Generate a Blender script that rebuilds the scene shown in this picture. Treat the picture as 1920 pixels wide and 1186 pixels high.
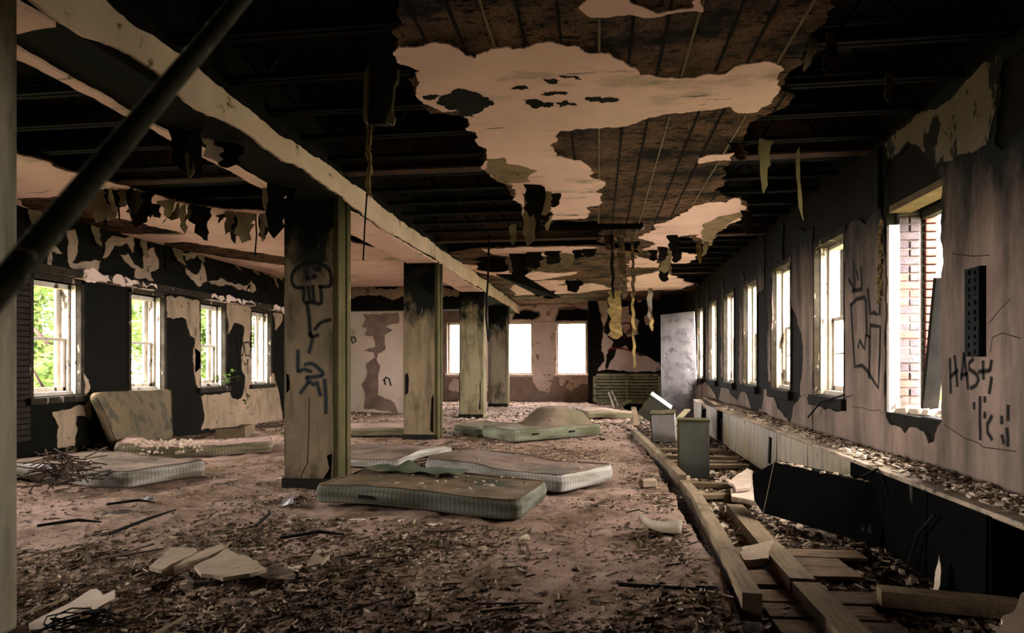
import bpy, bmesh, math, random
from mathutils import Vector, Matrix, noise, geometry
random.seed(7)
scene = bpy.context.scene
for o in list(bpy.data.objects): bpy.data.objects.remove(o)
COL = scene.collection

# ---------------------------------------------------------------- camera, world, exposure
FPX, CAMZ, TH = 1200.0, 1.3, math.atan(162 / 1200)
CT, ST = math.cos(TH), math.sin(TH)
cd = bpy.data.cameras.new('camera'); cam = bpy.data.objects.new('camera', cd); COL.objects.link(cam)
cam.location = (0, 0, CAMZ); cam.rotation_euler = (math.pi / 2, 0, TH)
cd.sensor_width = 36; cd.lens = FPX / 1920 * 36; cd.shift_y = 88 / 1920
cd.clip_start = .02; cd.clip_end = 300
cd.dof.use_dof = True; cd.dof.focus_distance = 6.3; cd.dof.aperture_fstop = 3.4
scene.camera = cam

world = bpy.data.worlds.new('overcast_sky'); scene.world = world; world.use_nodes = True
bg = world.node_tree.nodes['Background']
bg.inputs[0].default_value = (1.0, .945, .94, 1); bg.inputs[1].default_value = 24.0
vs = scene.view_settings
vs.view_transform = 'Standard'; vs.look = 'None'; vs.gamma = 1.0; vs.use_curve_mapping = False; vs.exposure = 1.75
cy = scene.cycles
cy.use_denoising = True; cy.max_bounces = 8; cy.diffuse_bounces = 5; cy.glossy_bounces = 3
cy.transparent_max_bounces = 12; cy.sample_clamp_indirect = 8; cy.caustics_reflective = False; cy.caustics_refractive = False

# openings: right wall (near jamb, far jamb), left wall, end wall; sills and heads
XR, XL, YE, ZC = 2.6, -7.33, 21.9, 3.32
RWIN = [(5.25, 6.23), (7.2, 8.17), (9.12, 10.1), (10.98, 11.97), (12.78, 13.8), (14.6, 15.62), (16.42, 17.4)]
LWIN = [(2.15, 2.97), (3.9, 4.72), (5.67, 6.49), (7.43, 8.26), (9.2, 10.03), (10.98, 11.82), (12.75, 13.6)]
EWIN = [(-5.25, -4.2), (-3.3, -2.25), (-1.43, -.38)]
RS, RH, LS, LH, ES, EH = .93, 2.72, .86, 2.42, .93, 2.72
def portal(name, loc, rot, sx, sy):
    l = bpy.data.lights.new(name, 'AREA'); l.shape = 'RECTANGLE'; l.size = sx; l.size_y = sy; l.cycles.is_portal = True
    o = bpy.data.objects.new(name, l); COL.objects.link(o); o.location = loc; o.rotation_euler = rot
for a, b in RWIN: portal('window_portal', (XR + .45, (a + b) / 2, (RS + RH) / 2), (0, math.pi / 2, 0), RH - RS, b - a)
for a, b in LWIN: portal('window_portal', (XL - .45, (a + b) / 2, (LS + LH) / 2), (0, -math.pi / 2, 0), LH - LS, b - a)
for a, b in EWIN: portal('window_portal', ((a + b) / 2, YE + .45, (ES + EH) / 2), (-math.pi / 2, 0, 0), b - a, EH - ES)

# ---------------------------------------------------------------- pixel helpers (1920x1186 frame -> point on a plane of the building)
def ray(x, y):
    u = (x - 960) / FPX; v = -(y - 681) / FPX
    return Vector((-ST + u * CT, CT + u * ST, v))
def FZ(x, y, z=0.0): d = ray(x, y); return Vector((0, 0, CAMZ)) + d * ((z - CAMZ) / d.z)
def FX(x, y, X): d = ray(x, y); return Vector((0, 0, CAMZ)) + d * (X / d.x)
def FY(x, y, Y): d = ray(x, y); return Vector((0, 0, CAMZ)) + d * (Y / d.y)
def zm(pts, x0, y0, s): return [(x0 + a / s, y0 + b / s) for a, b in pts]
def up(pts, k):   # 2D coordinates of pixel points on a plane: 'C' ceiling, 'R' right wall, 'L' left wall, ('Y', y)
    out = []
    for p in pts:
        if k == 'C': q = FZ(p[0], p[1], ZC); out.append((q.x, q.y))
        elif k == 'B': q = FZ(p[0], p[1], 3.02); out.append((q.x, q.y))
        elif k == 'R': q = FX(p[0], p[1], XR); out.append((q.y, q.z))
        elif k == 'L': q = FX(p[0], p[1], XL); out.append((q.y, q.z))
        elif k == 'BF': q = FX(p[0], p[1], -2.7); out.append((q.y, q.z))
        else: q = FY(p[0], p[1], k[1]); out.append((q.x, q.z))
    return out
def mapper(k):
    if k == 'C': return lambda u, v, w: Vector((u, v, ZC + .015 - w))
    if k == 'B': return lambda u, v, w: Vector((u, v, 3.02 - w))
    if k == 'R': return lambda u, v, w: Vector((XR - w, u, v))
    if k == 'L': return lambda u, v, w: Vector((XL + w, u, v))
    if k == 'BF': return lambda u, v, w: Vector((-2.7 + w, u, v))
    return lambda u, v, w: Vector((u, k[1] - w, v))

# ---------------------------------------------------------------- materials
def S(r, g, b):
    f = lambda c: (c / 255 / 12.92) if c <= 10 else ((c / 255 + .055) / 1.055) ** 2.4
    return (f(r), f(g), f(b), 1)
MATS = {}
TONE = {'column_plaster_0': .8, 'column_plaster_1': .9, 'column_plaster_2': .85, 'column_plaster_3': .75, 'column_plaster_4': .8, 'olive_painted_wood': .62, 'green_metal_cover': .72, 'dark_scratch_coat': .5, 'darkened_scratch_coat': .5, 'dark_masonry_core': .6, 'sooty_concrete': .6,
        'mattress_ticking_green': .72, 'mattress_ticking_pale': .78, 'mattress_ticking_mossy': .8, 'mattress_ticking_tan': .85, 'sooty_joist_steel': .65, 'lath_roof_deck': 1.1, 'weathered_timber': .85, 'mottled_steel_panel': .55, 'pale_steel_box': .7, 'torn_paper_flap': .75, 'charred_flap': .5,
        'red_brick': .75, 'sooty_grey_brick': .8, 'brick_mortar': .8, 'green_leaf': .7, 'dark_litter': .8, 'flaking_wall_paint': .85, 'charred_window_wood': .7, 'chalky_window_paint': .85, 'left_frieze_plaster': 1.25, 'rusty_girder_steel': .7, 'frayed_fibre': .8, 'beam_plaster': .9, 'shaded_sheet_metal': .7, 'dark_wire': .7, 'floor_plank_wood': .85}
def mat(name, c1, c2, scale=4, rough=.9, bump=.35, bscale=60, stretch=(1, 1, 1), layers=(), metal=0, lo=.35, hi=.65, spec=.06, bdist=.01, rg=.62):
    tk = TONE.get(name, 1.0); tn = lambda c: (c[0] * tk, c[1] * tk, c[2] * tk, 1); c1, c2 = tn(c1), tn(c2)
    m = bpy.data.materials.new(name); m.use_nodes = True; nt = m.node_tree; N = nt.nodes; L = nt.links
    b = N['Principled BSDF']; b.inputs['Roughness'].default_value = rough; b.inputs['Metallic'].default_value = metal
    b.inputs['Specular IOR Level'].default_value = spec
    geo = N.new('ShaderNodeNewGeometry')
    def ns(sc, st, off=0.0, det=8, rg=rg):
        mp = N.new('ShaderNodeMapping'); mp.inputs['Scale'].default_value = st; mp.inputs['Location'].default_value = (off, off * 1.7, off * .6)
        L.new(geo.outputs['Position'], mp.inputs[0])
        n = N.new('ShaderNodeTexNoise'); n.inputs['Scale'].default_value = sc; n.inputs['Detail'].default_value = det; n.inputs['Roughness'].default_value = rg
        L.new(mp.outputs[0], n.inputs['Vector']); return n.outputs['Fac']
    def ramp(src, a, bb, ca=(0, 0, 0, 1), cb=(1, 1, 1, 1)):
        r = N.new('ShaderNodeValToRGB'); L.new(src, r.inputs[0]); e = r.color_ramp.elements
        e[0].position = a; e[0].color = ca; e[1].position = bb; e[1].color = cb; return r.outputs[0]
    col = ramp(ns(scale, stretch), lo, hi, c1, c2)
    for i, l in enumerate(layers):
        # (colour, scale, lo, hi, stretch, z0, z1): z0..z1 optional height range over which the mark grows
        msk = ns(l[1], l[4] if len(l) > 4 else (1, 1, 1), 11.3 * (i + 1))
        if len(l) > 6:
            sp = N.new('ShaderNodeSeparateXYZ'); L.new(geo.outputs['Position'], sp.inputs[0])
            mr = N.new('ShaderNodeMapRange'); mr.inputs['From Min'].default_value = l[5]; mr.inputs['From Max'].default_value = l[6]
            mr.inputs['To Min'].default_value = -.32; mr.inputs['To Max'].default_value = .32
            L.new(sp.outputs[2], mr.inputs[0])
            ad = N.new('ShaderNodeMath'); L.new(msk, ad.inputs[0]); L.new(mr.outputs[0], ad.inputs[1]); msk = ad.outputs[0]
        f = ramp(msk, l[2], l[3])
        mx = N.new('ShaderNodeMix'); mx.data_type = 'RGBA'; L.new(f, mx.inputs[0]); L.new(col, mx.inputs[6]); mx.inputs[7].default_value = tn(l[0])
        col = mx.outputs[2]
    L.new(col, b.inputs['Base Color'])
    if bump:
        bn = N.new('ShaderNodeBump'); bn.inputs['Strength'].default_value = bump; bn.inputs['Distance'].default_value = bdist
        L.new(ns(bscale, (1, 1, 1), 3.3, 6), bn.inputs['Height']); L.new(bn.outputs[0], b.inputs['Normal'])
    MATS[name] = m; return m
V = (1, 1, .06)      # vertical streaks
M_plast = mat('ceiling_finish_plaster', S(236, 201, 196), S(220, 186, 178), 1.2, layers=[
    (S(150, 136, 120), 2.2, .56, .72, (.5, 1, 1)), (S(48, 50, 48), 1.3, .645, .69, (.55, 1.3, 1)), (S(90, 84, 76), 5.5, .64, .72, (.25, 1.2, 1))], bump=.1)
M_brown = mat('ceiling_brown_coat', S(60, 46, 35), S(146, 112, 90), 1.5, layers=[
    (S(26, 21, 16), 2.6, .5, .6, (.7, 1, 1)), (S(156, 122, 100), 4, .58, .66, (.4, 1.5, 1)), (S(18, 15, 12), 16, .54, .6, (.5, 1, 1)), (S(16, 13, 11), 80, .53, .58)], bump=1, bscale=110, bdist=.02, rg=.72)
M_wallr = mat('right_wall_plaster', S(112, 95, 82), S(138, 118, 104), 1.3, layers=[
    (S(64, 60, 52), 1.6, .46, .72, (2, 2, .35)), (S(60, 57, 50), 4, .48, .85, (1, 1, .12)), (S(30, 31, 28), 1.7, .44, .68, (1, 1, .3), 1.0, 3.3)], bump=.25, bscale=25)
M_peel = mat('flaking_wall_paint', S(112, 102, 90), S(134, 120, 106), 1.5, layers=[
    (S(42, 41, 36), 3.2, .55, .57, (1, 1, .55)), (S(60, 58, 50), 7, .62, .63, (1, 1, .5))], bump=.2)
M_scr = mat('dark_scratch_coat', S(46, 41, 33), S(34, 31, 25), 2, layers=[(S(30, 28, 23), 8, .5, .7, V), (S(54, 47, 38), 3, .6, .8)], bump=.5, bscale=80)
M_scrl = mat('darkened_scratch_coat', S(32, 30, 23), S(24, 23, 18), 2, layers=[(S(22, 22, 18), 8, .5, .7, V)], bump=.5, bscale=80)  # the left wall's backlit shade is put into this darker coat
M_lpl = mat('left_wall_plaster', S(124, 106, 84), S(146, 126, 104), 2, layers=[
    (S(98, 88, 68), 4, .52, .7, (1, 1, .3)), (S(84, 92, 58), 2.5, .62, .75, (2, 2, .25)), (S(60, 54, 44), 9, .62, .68)], bump=.3)
M_lup = mat('left_frieze_plaster', S(140, 122, 106), S(118, 102, 86), 3, layers=[(S(70, 62, 52), 4, .58, .66)], bump=.3)
M_endp = mat('end_wall_plaster', S(206, 184, 172), S(184, 162, 148), 2, layers=[(S(120, 98, 84), 2, .6, .64), (S(96, 80, 70), 5, .62, .66)], bump=.2)
M_part = mat('partition_plaster', S(214, 196, 178), S(196, 180, 158), 1.6, layers=[(S(140, 136, 104), 1.2, .58, .75)], bump=.15)
M_stain = mat('bare_render', S(118, 100, 88), S(142, 120, 108), 3, bump=.4)
def colmat(i, a, b, z0):
    return mat('column_plaster_%d' % i, a, b, 2.2, layers=[(S(62, 56, 42), 5, .48, .7, (1, 1, .12)), (S(64, 57, 43), 2.2, .56, .68, (1, 1, .5)), (S(104, 86, 64), 1.6, .55, .75),
        (S(26, 27, 23), 3.4, .42, .58, (1, 1, .45), z0 - .1, z0 + 1.3), (S(8, 9, 8), 4, .48, .54, (1, 1, .6), z0 + .35, z0 + 1.5), (S(110, 102, 86), 7, .655, .67, (1, 1, .7))], bump=.25)
M_col = [colmat(0, S(120, 114, 94), S(138, 128, 106), 2.4), colmat(1, S(98, 86, 66), S(118, 102, 78), 1.75), colmat(2, S(118, 104, 78), S(134, 116, 88), 1.7),
         colmat(3, S(142, 134, 100), S(154, 140, 110), 1.9), colmat(4, S(126, 118, 96), S(140, 126, 106), 1.7)]
M_core = mat('dark_masonry_core', S(44, 40, 33), S(30, 28, 23), 5, bump=.6)
M_trimwood = mat('olive_painted_wood', S(66, 61, 34), S(84, 76, 44), 3, layers=[(S(64, 62, 36), 6, .52, .68, V), (S(132, 112, 70), 3, .64, .68, (1, 1, .2)), (S(36, 36, 26), 3, .5, .7, (1, 1, .3), 1.9, 3.6)], bump=.3)
M_beam = mat('beam_plaster', S(226, 202, 192), S(200, 178, 164), 1.6, layers=[(S(120, 92, 56), 3.5, .66, .75), (S(92, 84, 68), 6, .62, .7)], bump=.2)
M_conc = mat('sooty_concrete', S(32, 29, 25), S(21, 20, 17), 3, bump=.4)
M_steel = mat('sooty_joist_steel', S(22, 19, 17), S(15, 13, 12), 8, rough=.75, bump=.2)
M_rust = mat('rusty_girder_steel', S(92, 70, 60), S(64, 50, 44), 6, rough=.7, bump=.2)
M_deck = mat('lath_roof_deck', S(22, 20, 16), S(33, 30, 24), 30, layers=[(S(12, 11, 9), 70, .5, .6, (1, .3, 1))], bump=.6)
M_dirt = mat('dirt_floor', S(114, 90, 68), S(176, 147, 130), .6, layers=[
    (S(100, 80, 54), 1.1, .5, .66), (S(96, 74, 60), 5, .5, .66, (1, 1.2, 1)), (S(52, 42, 31), 2.2, .59, .66, (1, 1.5, 1)), (S(50, 40, 31), 18, .6, .66), (S(190, 162, 148), 30, .6, .66), (S(46, 37, 29), 55, .62, .66)], bump=1, bscale=45, bdist=.05, rg=.7)
M_sub = mat('sub_floor_rubble', S(88, 68, 56), S(54, 42, 34), 4, layers=[(S(26, 22, 18), 6, .5, .56), (S(160, 134, 122), 14, .6, .63), (S(20, 17, 14), 40, .56, .6)], bump=1, bscale=40, bdist=.04, rg=.7)
M_timber = mat('weathered_timber', S(100, 86, 64), S(124, 106, 82), 3, layers=[(S(84, 66, 46), 12, .5, .7, (4, .25, 4)), (S(60, 48, 34), 3, .6, .75)], bump=.3)
M_plank = mat('floor_plank_wood', S(112, 92, 68), S(84, 68, 50), 3, layers=[(S(52, 42, 32), 10, .5, .65, (.4, 4, 4)), (S(150, 124, 106), 5, .62, .75)], bump=.4)
M_white = mat('chalky_window_paint', S(206, 196, 180), S(180, 168, 150), 5, layers=[(S(70, 62, 50), 9, .58, .64, (1, 1, .4))], bump=.3)
M_frame = mat('charred_window_wood', S(40, 37, 30), S(66, 58, 46), 8, layers=[(S(160, 146, 126), 10, .62, .66, (1, 1, .4))], bump=.4)
M_brick = mat('red_brick', S(134, 92, 80), S(116, 76, 66), 9, layers=[(S(122, 102, 98), 5, .55, .7)], bump=.5)
M_brickg = mat('sooty_grey_brick', S(70, 62, 66), S(96, 84, 82), 9, bump=.5)
M_brickd = mat('dark_brick', S(52, 44, 38), S(40, 35, 30), 9, bump=.5)
M_mortar = mat('brick_mortar', S(106, 94, 88), S(80, 70, 64), 12, bump=.6)
M_paper = mat('torn_paper_flap', S(140, 126, 106), S(116, 104, 84), 4, bump=.15)
M_soot = mat('charred_flap', S(22, 20, 17), S(34, 31, 26), 6, bump=.2)
M_greenp = mat('green_metal_cover', S(126, 111, 78), S(144, 128, 94), 2, rough=.6, layers=[(S(80, 76, 58), 9, .5, .68, V), (S(92, 76, 54), 3, .63, .72)], bump=.08, spec=.4)
M_black = mat('shaded_sheet_metal', S(11, 12, 11), S(17, 17, 16), 3, rough=.8, layers=[(S(70, 66, 60), 6, .64, .7, (1, 1, .25))], bump=.06, spec=0.0)
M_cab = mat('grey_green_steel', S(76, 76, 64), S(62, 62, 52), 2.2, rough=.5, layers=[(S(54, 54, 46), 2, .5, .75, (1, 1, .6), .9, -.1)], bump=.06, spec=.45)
M_cabl = mat('pale_steel_box', S(168, 164, 162), S(150, 146, 140), 3, rough=.5, layers=[(S(110, 104, 92), 3, .58, .7)], bump=.06, spec=.45)
M_panel = mat('mottled_steel_panel', S(128, 122, 120), S(96, 92, 92), 2.5, rough=.4, layers=[(S(66, 62, 58), 5, .5, .66), (S(170, 164, 160), 3, .62, .7)], bump=.1, spec=.5)
M_plate = mat('dull_black_plate', S(34, 36, 36), S(46, 48, 47), 9, rough=.8, bump=.1, spec=0)
M_trunk = mat('sooty_grey_trunking', S(66, 64, 52), S(46, 45, 37), 5, layers=[(S(120, 112, 88), 9, .64, .7)], bump=.3)
M_dusty = mat('dusty_cover_top', S(150, 132, 114), S(116, 104, 86), 4, layers=[(S(80, 74, 54), 3, .56, .68), (S(60, 52, 40), 14, .6, .66)], bump=.4)
M_spray = mat('black_spray_paint', S(18, 18, 17), S(28, 28, 26), 20, bump=0)
M_spray2 = mat('blue_black_spray_paint', S(24, 32, 36), S(34, 42, 44), 20, bump=0)
M_red = mat('red_spray_paint', S(134, 60, 58), S(110, 50, 48), 20, bump=0)
M_rope = mat('frayed_fibre', S(150, 126, 76), S(112, 92, 54), 20, bump=.8, bscale=120)
M_wire = mat('dark_wire', S(22, 21, 18), S(30, 28, 24), 9, bump=0)
M_stick = mat('charred_stick', S(46, 37, 29), S(72, 58, 46), 8, bump=.4)
M_slab = mat('broken_plaster', S(146, 128, 106), S(120, 104, 84), 6, layers=[(S(90, 78, 60), 14, .6, .68)], bump=.35, bscale=90)
M_slabw = mat('white_broken_plaster', S(180, 162, 142), S(160, 142, 122), 5, bump=.1)
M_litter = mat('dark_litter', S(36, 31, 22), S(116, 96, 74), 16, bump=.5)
M_pole = mat('lichened_pole', S(70, 70, 50), S(92, 90, 66), 14, rough=1, layers=[(S(230, 224, 180), 30, .6, .66), (S(48, 50, 36), 12, .5, .7)], bump=.4, spec=.05)
M_leaf = mat('green_leaf', S(78, 94, 48), S(60, 78, 36), 6, rough=.6, bump=0)
M_bark = mat('tree_bark', S(72, 58, 50), S(54, 44, 38), 9, bump=.6)
M_grass = mat('leafy_ground', S(104, 100, 74), S(82, 88, 54), 2, bump=.5)
M_green = mat('green_glass_bottle', S(34, 120, 66), S(40, 140, 80), 9, rough=.2, bump=0, spec=.6)
def spray(m):
    nt = m.node_tree; N = nt.nodes; L = nt.links; b = N['Principled BSDF']
    uv = N.new('ShaderNodeUVMap'); sp = N.new('ShaderNodeSeparateXYZ'); L.new(uv.outputs[0], sp.inputs[0])
    r = N.new('ShaderNodeValToRGB'); L.new(sp.outputs[1], r.inputs[0]); e = r.color_ramp.elements
    e[0].position = 0; e[0].color = (0, 0, 0, 1); e[1].position = 1; e[1].color = (0, 0, 0, 1)
    for p in (.36, .64): k = e.new(p); k.color = (.9, .9, .9, 1)
    L.new(r.outputs[0], b.inputs['Alpha'])
for _m in (M_spray, M_spray2, M_red): spray(_m)
def leafy():
    nt = M_leaf.node_tree; b = nt.nodes['Principled BSDF']; t = nt.nodes.new('ShaderNodeBsdfTranslucent'); t.inputs[0].default_value = S(90, 108, 50)
    a = nt.nodes.new('ShaderNodeMixShader'); a.inputs[0].default_value = .4
    nt.links.new(b.outputs[0], a.inputs[1]); nt.links.new(t.outputs[0], a.inputs[2]); nt.links.new(a.outputs[0], nt.nodes['Material Output'].inputs[0])
leafy()
def milky():
    m = bpy.data.materials.new('dirty_glass'); m.use_nodes = True; nt = m.node_tree; N = nt.nodes
    t = N.new('ShaderNodeBsdfTranslucent'); t.inputs[0].default_value = S(214, 206, 190); tr = N.new('ShaderNodeBsdfTransparent'); a = N.new('ShaderNodeMixShader'); a.inputs[0].default_value = .45
    nt.links.new(t.outputs[0], a.inputs[1]); nt.links.new(tr.outputs[0], a.inputs[2]); nt.links.new(a.outputs[0], N['Material Output'].inputs[0]); return m
M_pane = milky()
def mattress_mat(name, top1, top2, side1, side2, dirt):
    m = mat(name, top1, top2, 2.2, layers=[(dirt, 1.6, .46, .62), (S(52, 44, 32), 5, .6, .7), (S(150, 124, 104), 9, .64, .72)], bump=.35, bscale=30)
    nt = m.node_tree; N = nt.nodes; L = nt.links; b = N['Principled BSDF']; src = b.inputs['Base Color'].links[0].from_socket
    uv = N.new('ShaderNodeUVMap'); sp = N.new('ShaderNodeSeparateXYZ'); L.new(uv.outputs[0], sp.inputs[0])
    w = N.new('ShaderNodeMath'); w.operation = 'FRACT'; ml = N.new('ShaderNodeMath'); ml.operation = 'MULTIPLY'; ml.inputs[1].default_value = 24
    L.new(sp.outputs[0], ml.inputs[0]); L.new(ml.outputs[0], w.inputs[0])
    r = N.new('ShaderNodeValToRGB'); L.new(w.outputs[0], r.inputs[0]); e = r.color_ramp.elements; e[0].position = .12; e[0].color = side2; e[1].position = .2; e[1].color = side1
    st = N.new('ShaderNodeMath'); st.operation = 'GREATER_THAN'; st.inputs[1].default_value = .5; L.new(sp.outputs[1], st.inputs[0])
    mx = N.new('ShaderNodeMix'); mx.data_type = 'RGBA'; L.new(st.outputs[0], mx.inputs[0]); L.new(src, mx.inputs[6])
    nz = N.new('ShaderNodeTexNoise'); nz.inputs['Scale'].default_value = 3; mm = N.new('ShaderNodeMix'); mm.data_type = 'RGBA'; mm.blend_type = 'MULTIPLY'
    rr = N.new('ShaderNodeValToRGB'); L.new(nz.outputs[0], rr.inputs[0]); rr.color_ramp.elements[0].position = .35; rr.color_ramp.elements[0].color = S(150, 146, 120); rr.color_ramp.elements[1].position = .6
    mm.inputs[0].default_value = .8; L.new(r.outputs[0], mm.inputs[6]); L.new(rr.outputs[0], mm.inputs[7]); L.new(mm.outputs[2], mx.inputs[7]); L.new(mx.outputs[2], b.inputs['Base Color'])
    return m
MM1 = mattress_mat('mattress_ticking_green', S(84, 70, 48), S(106, 86, 62), S(96, 95, 84), S(66, 66, 57), S(54, 53, 36))
MM2 = mattress_mat('mattress_ticking_pale', S(106, 88, 72), S(130, 110, 94), S(152, 147, 138), S(108, 107, 98), S(76, 66, 50))
MM3 = mattress_mat('mattress_ticking_mossy', S(104, 92, 72), S(128, 110, 92), S(116, 118, 98), S(84, 86, 70), S(92, 86, 62))
MM4 = mattress_mat('mattress_ticking_tan', S(148, 122, 106), S(166, 140, 124), S(130, 122, 98), S(92, 86, 70), S(124, 102, 86))
MM5 = mat('mattress_stained_cover', S(100, 86, 64), S(86, 76, 58), 1.2, layers=[(S(66, 64, 50), 2.4, .5, .6, (.6, 2.2, 1.4)), (S(40, 42, 34), 1.8, .62, .7)], bump=.2)

# ---------------------------------------------------------------- mesh building
OFF = {}
class MB:
    def __init__(s): s.v = []; s.f = []; s.uv = None
    def add(s, vs, fs):
        n = len(s.v); s.v += [Vector(v) for v in vs]; s.f += [tuple(i + n for i in f) for f in fs]; return s
    def box(s, c, d, rot=None, b=0.0):
        hx, hy, hz = d[0] / 2, d[1] / 2, d[2] / 2
        if b: vs, fs = cbox(hx, hy, hz, b)
        else:
            vs = [(x, y, z) for x in (-hx, hx) for y in (-hy, hy) for z in (-hz, hz)]
            fs = [(0, 1, 3, 2), (4, 6, 7, 5), (0, 4, 5, 1), (2, 3, 7, 6), (0, 2, 6, 4), (1, 5, 7, 3)]
        R = rot if rot is not None else Matrix.Identity(3)
        return s.add([R @ Vector(v) + Vector(c) for v in vs], fs)
    def ab(s, a, b, bev=0.0):
        return s.box([(a[i] + b[i]) / 2 for i in range(3)], [abs(b[i] - a[i]) for i in range(3)], None, bev)
    def bar(s, p, q, w, h, upv=(0, 0, 1), b=0.0):
        p, q = Vector(p), Vector(q); y = (q - p); l = y.length; y.normalize(); x = y.cross(Vector(upv)); x.normalize(); z = x.cross(y)
        return s.box((p + q) / 2, (w, l, h), Matrix((x, y, z)).transposed(), b)
    def tube(s, pts, r, n=6, caps=True):
        pts = [Vector(p) for p in pts]; rings = []
        for i, p in enumerate(pts):
            t = (pts[min(i + 1, len(pts) - 1)] - pts[max(i - 1, 0)]).normalized()
            a = t.cross(Vector((0, 0, 1)) if abs(t.z) < .9 else Vector((1, 0, 0))).normalized(); bb = t.cross(a)
            rr = r[i] if isinstance(r, (list, tuple)) else r
            rings.append([p + (a * math.cos(2 * math.pi * k / n) + bb * math.sin(2 * math.pi * k / n)) * rr for k in range(n)])
        fs = [(i * n + k, i * n + (k + 1) % n, (i + 1) * n + (k + 1) % n, (i + 1) * n + k) for i in range(len(pts) - 1) for k in range(n)]
        if caps: fs += [tuple(range(n))[::-1], tuple((len(pts) - 1) * n + k for k in range(n))]
        return s.add([v for r_ in rings for v in r_], fs)
    def sheet(s, outer, holes, m, t0, t1):
        loops = [outer] + list(holes); flat = [p for l in loops for p in l]
        tris = geometry.tessellate_polygon([[Vector((p[0], p[1], 0)) for p in l] for l in loops]); n = len(flat)
        vs = [m(p[0], p[1], t1) for p in flat] + [m(p[0], p[1], t0) for p in flat]
        fs = [tuple(t) for t in tris] + [tuple(i + n for i in reversed(t)) for t in tris]; k = 0
        for l in loops:
            for i in range(len(l)): a, b = k + i, k + (i + 1) % len(l); fs.append((a, b, b + n, a + n))
            k += len(l)
        return s.add(vs, fs)
    def build(s, name, m, parent=None, smooth=False):
        if parent is not None: off = OFF[parent.name]
        else:
            xs = [v.x for v in s.v]; ys = [v.y for v in s.v]; zs = [v.z for v in s.v]
            off = Vector(((min(xs) + max(xs)) / 2, (min(ys) + max(ys)) / 2, min(zs)))
        me = bpy.data.meshes.new(name); me.from_pydata([tuple(v - off) for v in s.v], [], s.f)
        bm = bmesh.new(); bm.from_mesh(me); bmesh.ops.recalc_face_normals(bm, faces=bm.faces); bm.to_mesh(me); bm.free()
        if smooth: me.polygons.foreach_set('use_smooth', [True] * len(me.polygons))
        me.materials.append(m)
        o = bpy.data.objects.new(name, me); COL.objects.link(o); OFF[o.name] = off
        if parent is not None: o.parent = parent
        else: o.location = off
        return o
_cb = {}
def cbox(hx, hy, hz, b):
    k = (round(hx, 4), round(hy, 4), round(hz, 4), b)
    if k in _cb: return _cb[k]
    bm = bmesh.new()
    for sx in (-1, 1):
        for sy in (-1, 1):
            for sz in (-1, 1):
                for d in ((0, 1, 1), (1, 0, 1), (1, 1, 0)): bm.verts.new((sx * (hx - b * d[0]), sy * (hy - b * d[1]), sz * (hz - b * d[2])))
    bmesh.ops.convex_hull(bm, input=bm.verts); bm.verts.index_update(); bm.verts.ensure_lookup_table()
    r = ([tuple(v.co) for v in bm.verts], [tuple(v.index for v in f.verts) for f in bm.faces]); bm.free(); _cb[k] = r; return r
def tag(o, label, cat, group=None):
    o['label'] = label; o['category'] = cat
    if group: o['group'] = group
    return o
def thing(name, loc, label, cat, group=None):
    o = bpy.data.objects.new(name, None); COL.objects.link(o); o.location = loc; OFF[o.name] = Vector(loc); o.empty_display_size = .1
    return tag(o, label, cat, group)
def struct(o, label=None, cat=None):
    o['kind'] = 'structure'
    if label: o['label'] = label
    if cat: o['category'] = cat
    return o
def sempty(name, loc, label, cat): o = thing(name, loc, label, cat); o['kind'] = 'structure'; return o
def copy_tree(src, loc=None):
    r = src.copy(); COL.objects.link(r)
    if loc is not None: r.location = loc
    for ch in src.children:
        c = ch.copy(); COL.objects.link(c); c.parent = r
        for g in ch.children: d = g.copy(); COL.objects.link(d); d.parent = c
    return r
def jag(poly, seg=.04, amp=.16, seed=0, closed=True):   # torn outline by midpoint displacement
    rnd = random.Random(seed); out = []
    def sub(a, b):
        dx, dy = b[0] - a[0], b[1] - a[1]; l = math.hypot(dx, dy)
        if l < seg: return [a]
        k = rnd.uniform(-1, 1) * amp * min(1, .3 / l); m = ((a[0] + b[0]) / 2 - dy * k, (a[1] + b[1]) / 2 + dx * k)
        return sub(a, m) + sub(m, b)
    n = len(poly)
    for i in range(n if closed else n - 1): out += sub(tuple(poly[i]), tuple(poly[(i + 1) % n]))
    if not closed: out.append(tuple(poly[-1]))
    return out
def rect(a, b, c, d): return [(a, c), (b, c), (b, d), (a, d)]
def sheet(name, m, k, polys, t0, t1, parent, seg=.05, amp=.14, holes=(), pix=True, seed=1):
    mb = MB(); mp = mapper(k) if not callable(k) else k
    o = jag(up(polys, k) if pix else polys, seg, amp, seed)
    hs = [jag(up(h, k) if pix else h, seg, amp, seed + 5 + i) for i, h in enumerate(holes)]
    return mb.sheet(o, hs, mp, t0, t1).build(name, m, parent)
def ribbon(name, m, k, pts, w, parent, pix=True, t=.003, base=0.0):
    # one sprayed or cracked line lying on a surface; V runs across it so the paint can fade at its edges
    mp = mapper(k) if not callable(k) else k
    q = [Vector(p) for p in (up(pts, k) if pix else pts)]; L, R = [], []; soft = 'spray' in m.name
    if soft: w *= 1.7
    for i, p in enumerate(q):
        d = (q[min(i + 1, len(q) - 1)] - q[max(i - 1, 0)]).normalized(); nrm = Vector((-d.y, d.x)) * w / 2
        if i == 0: p = p - d * w * .3
        if i == len(q) - 1: p = p + d * w * .3
        L.append(p + nrm); R.append(p - nrm)
    n = len(q); o = MB().add([mp(v.x, v.y, base + t) for v in L + R], [(i, i + 1, n + i + 1, n + i) for i in range(n - 1)]).build(name, m, parent)
    uv = o.data.uv_layers.new(name='UVMap'); 
    for lp in o.data.loops: uv.data[lp.index].uv = ((lp.vertex_index % n) / (n - 1), 0.0 if lp.vertex_index < n else 1.0)
    return o
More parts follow.
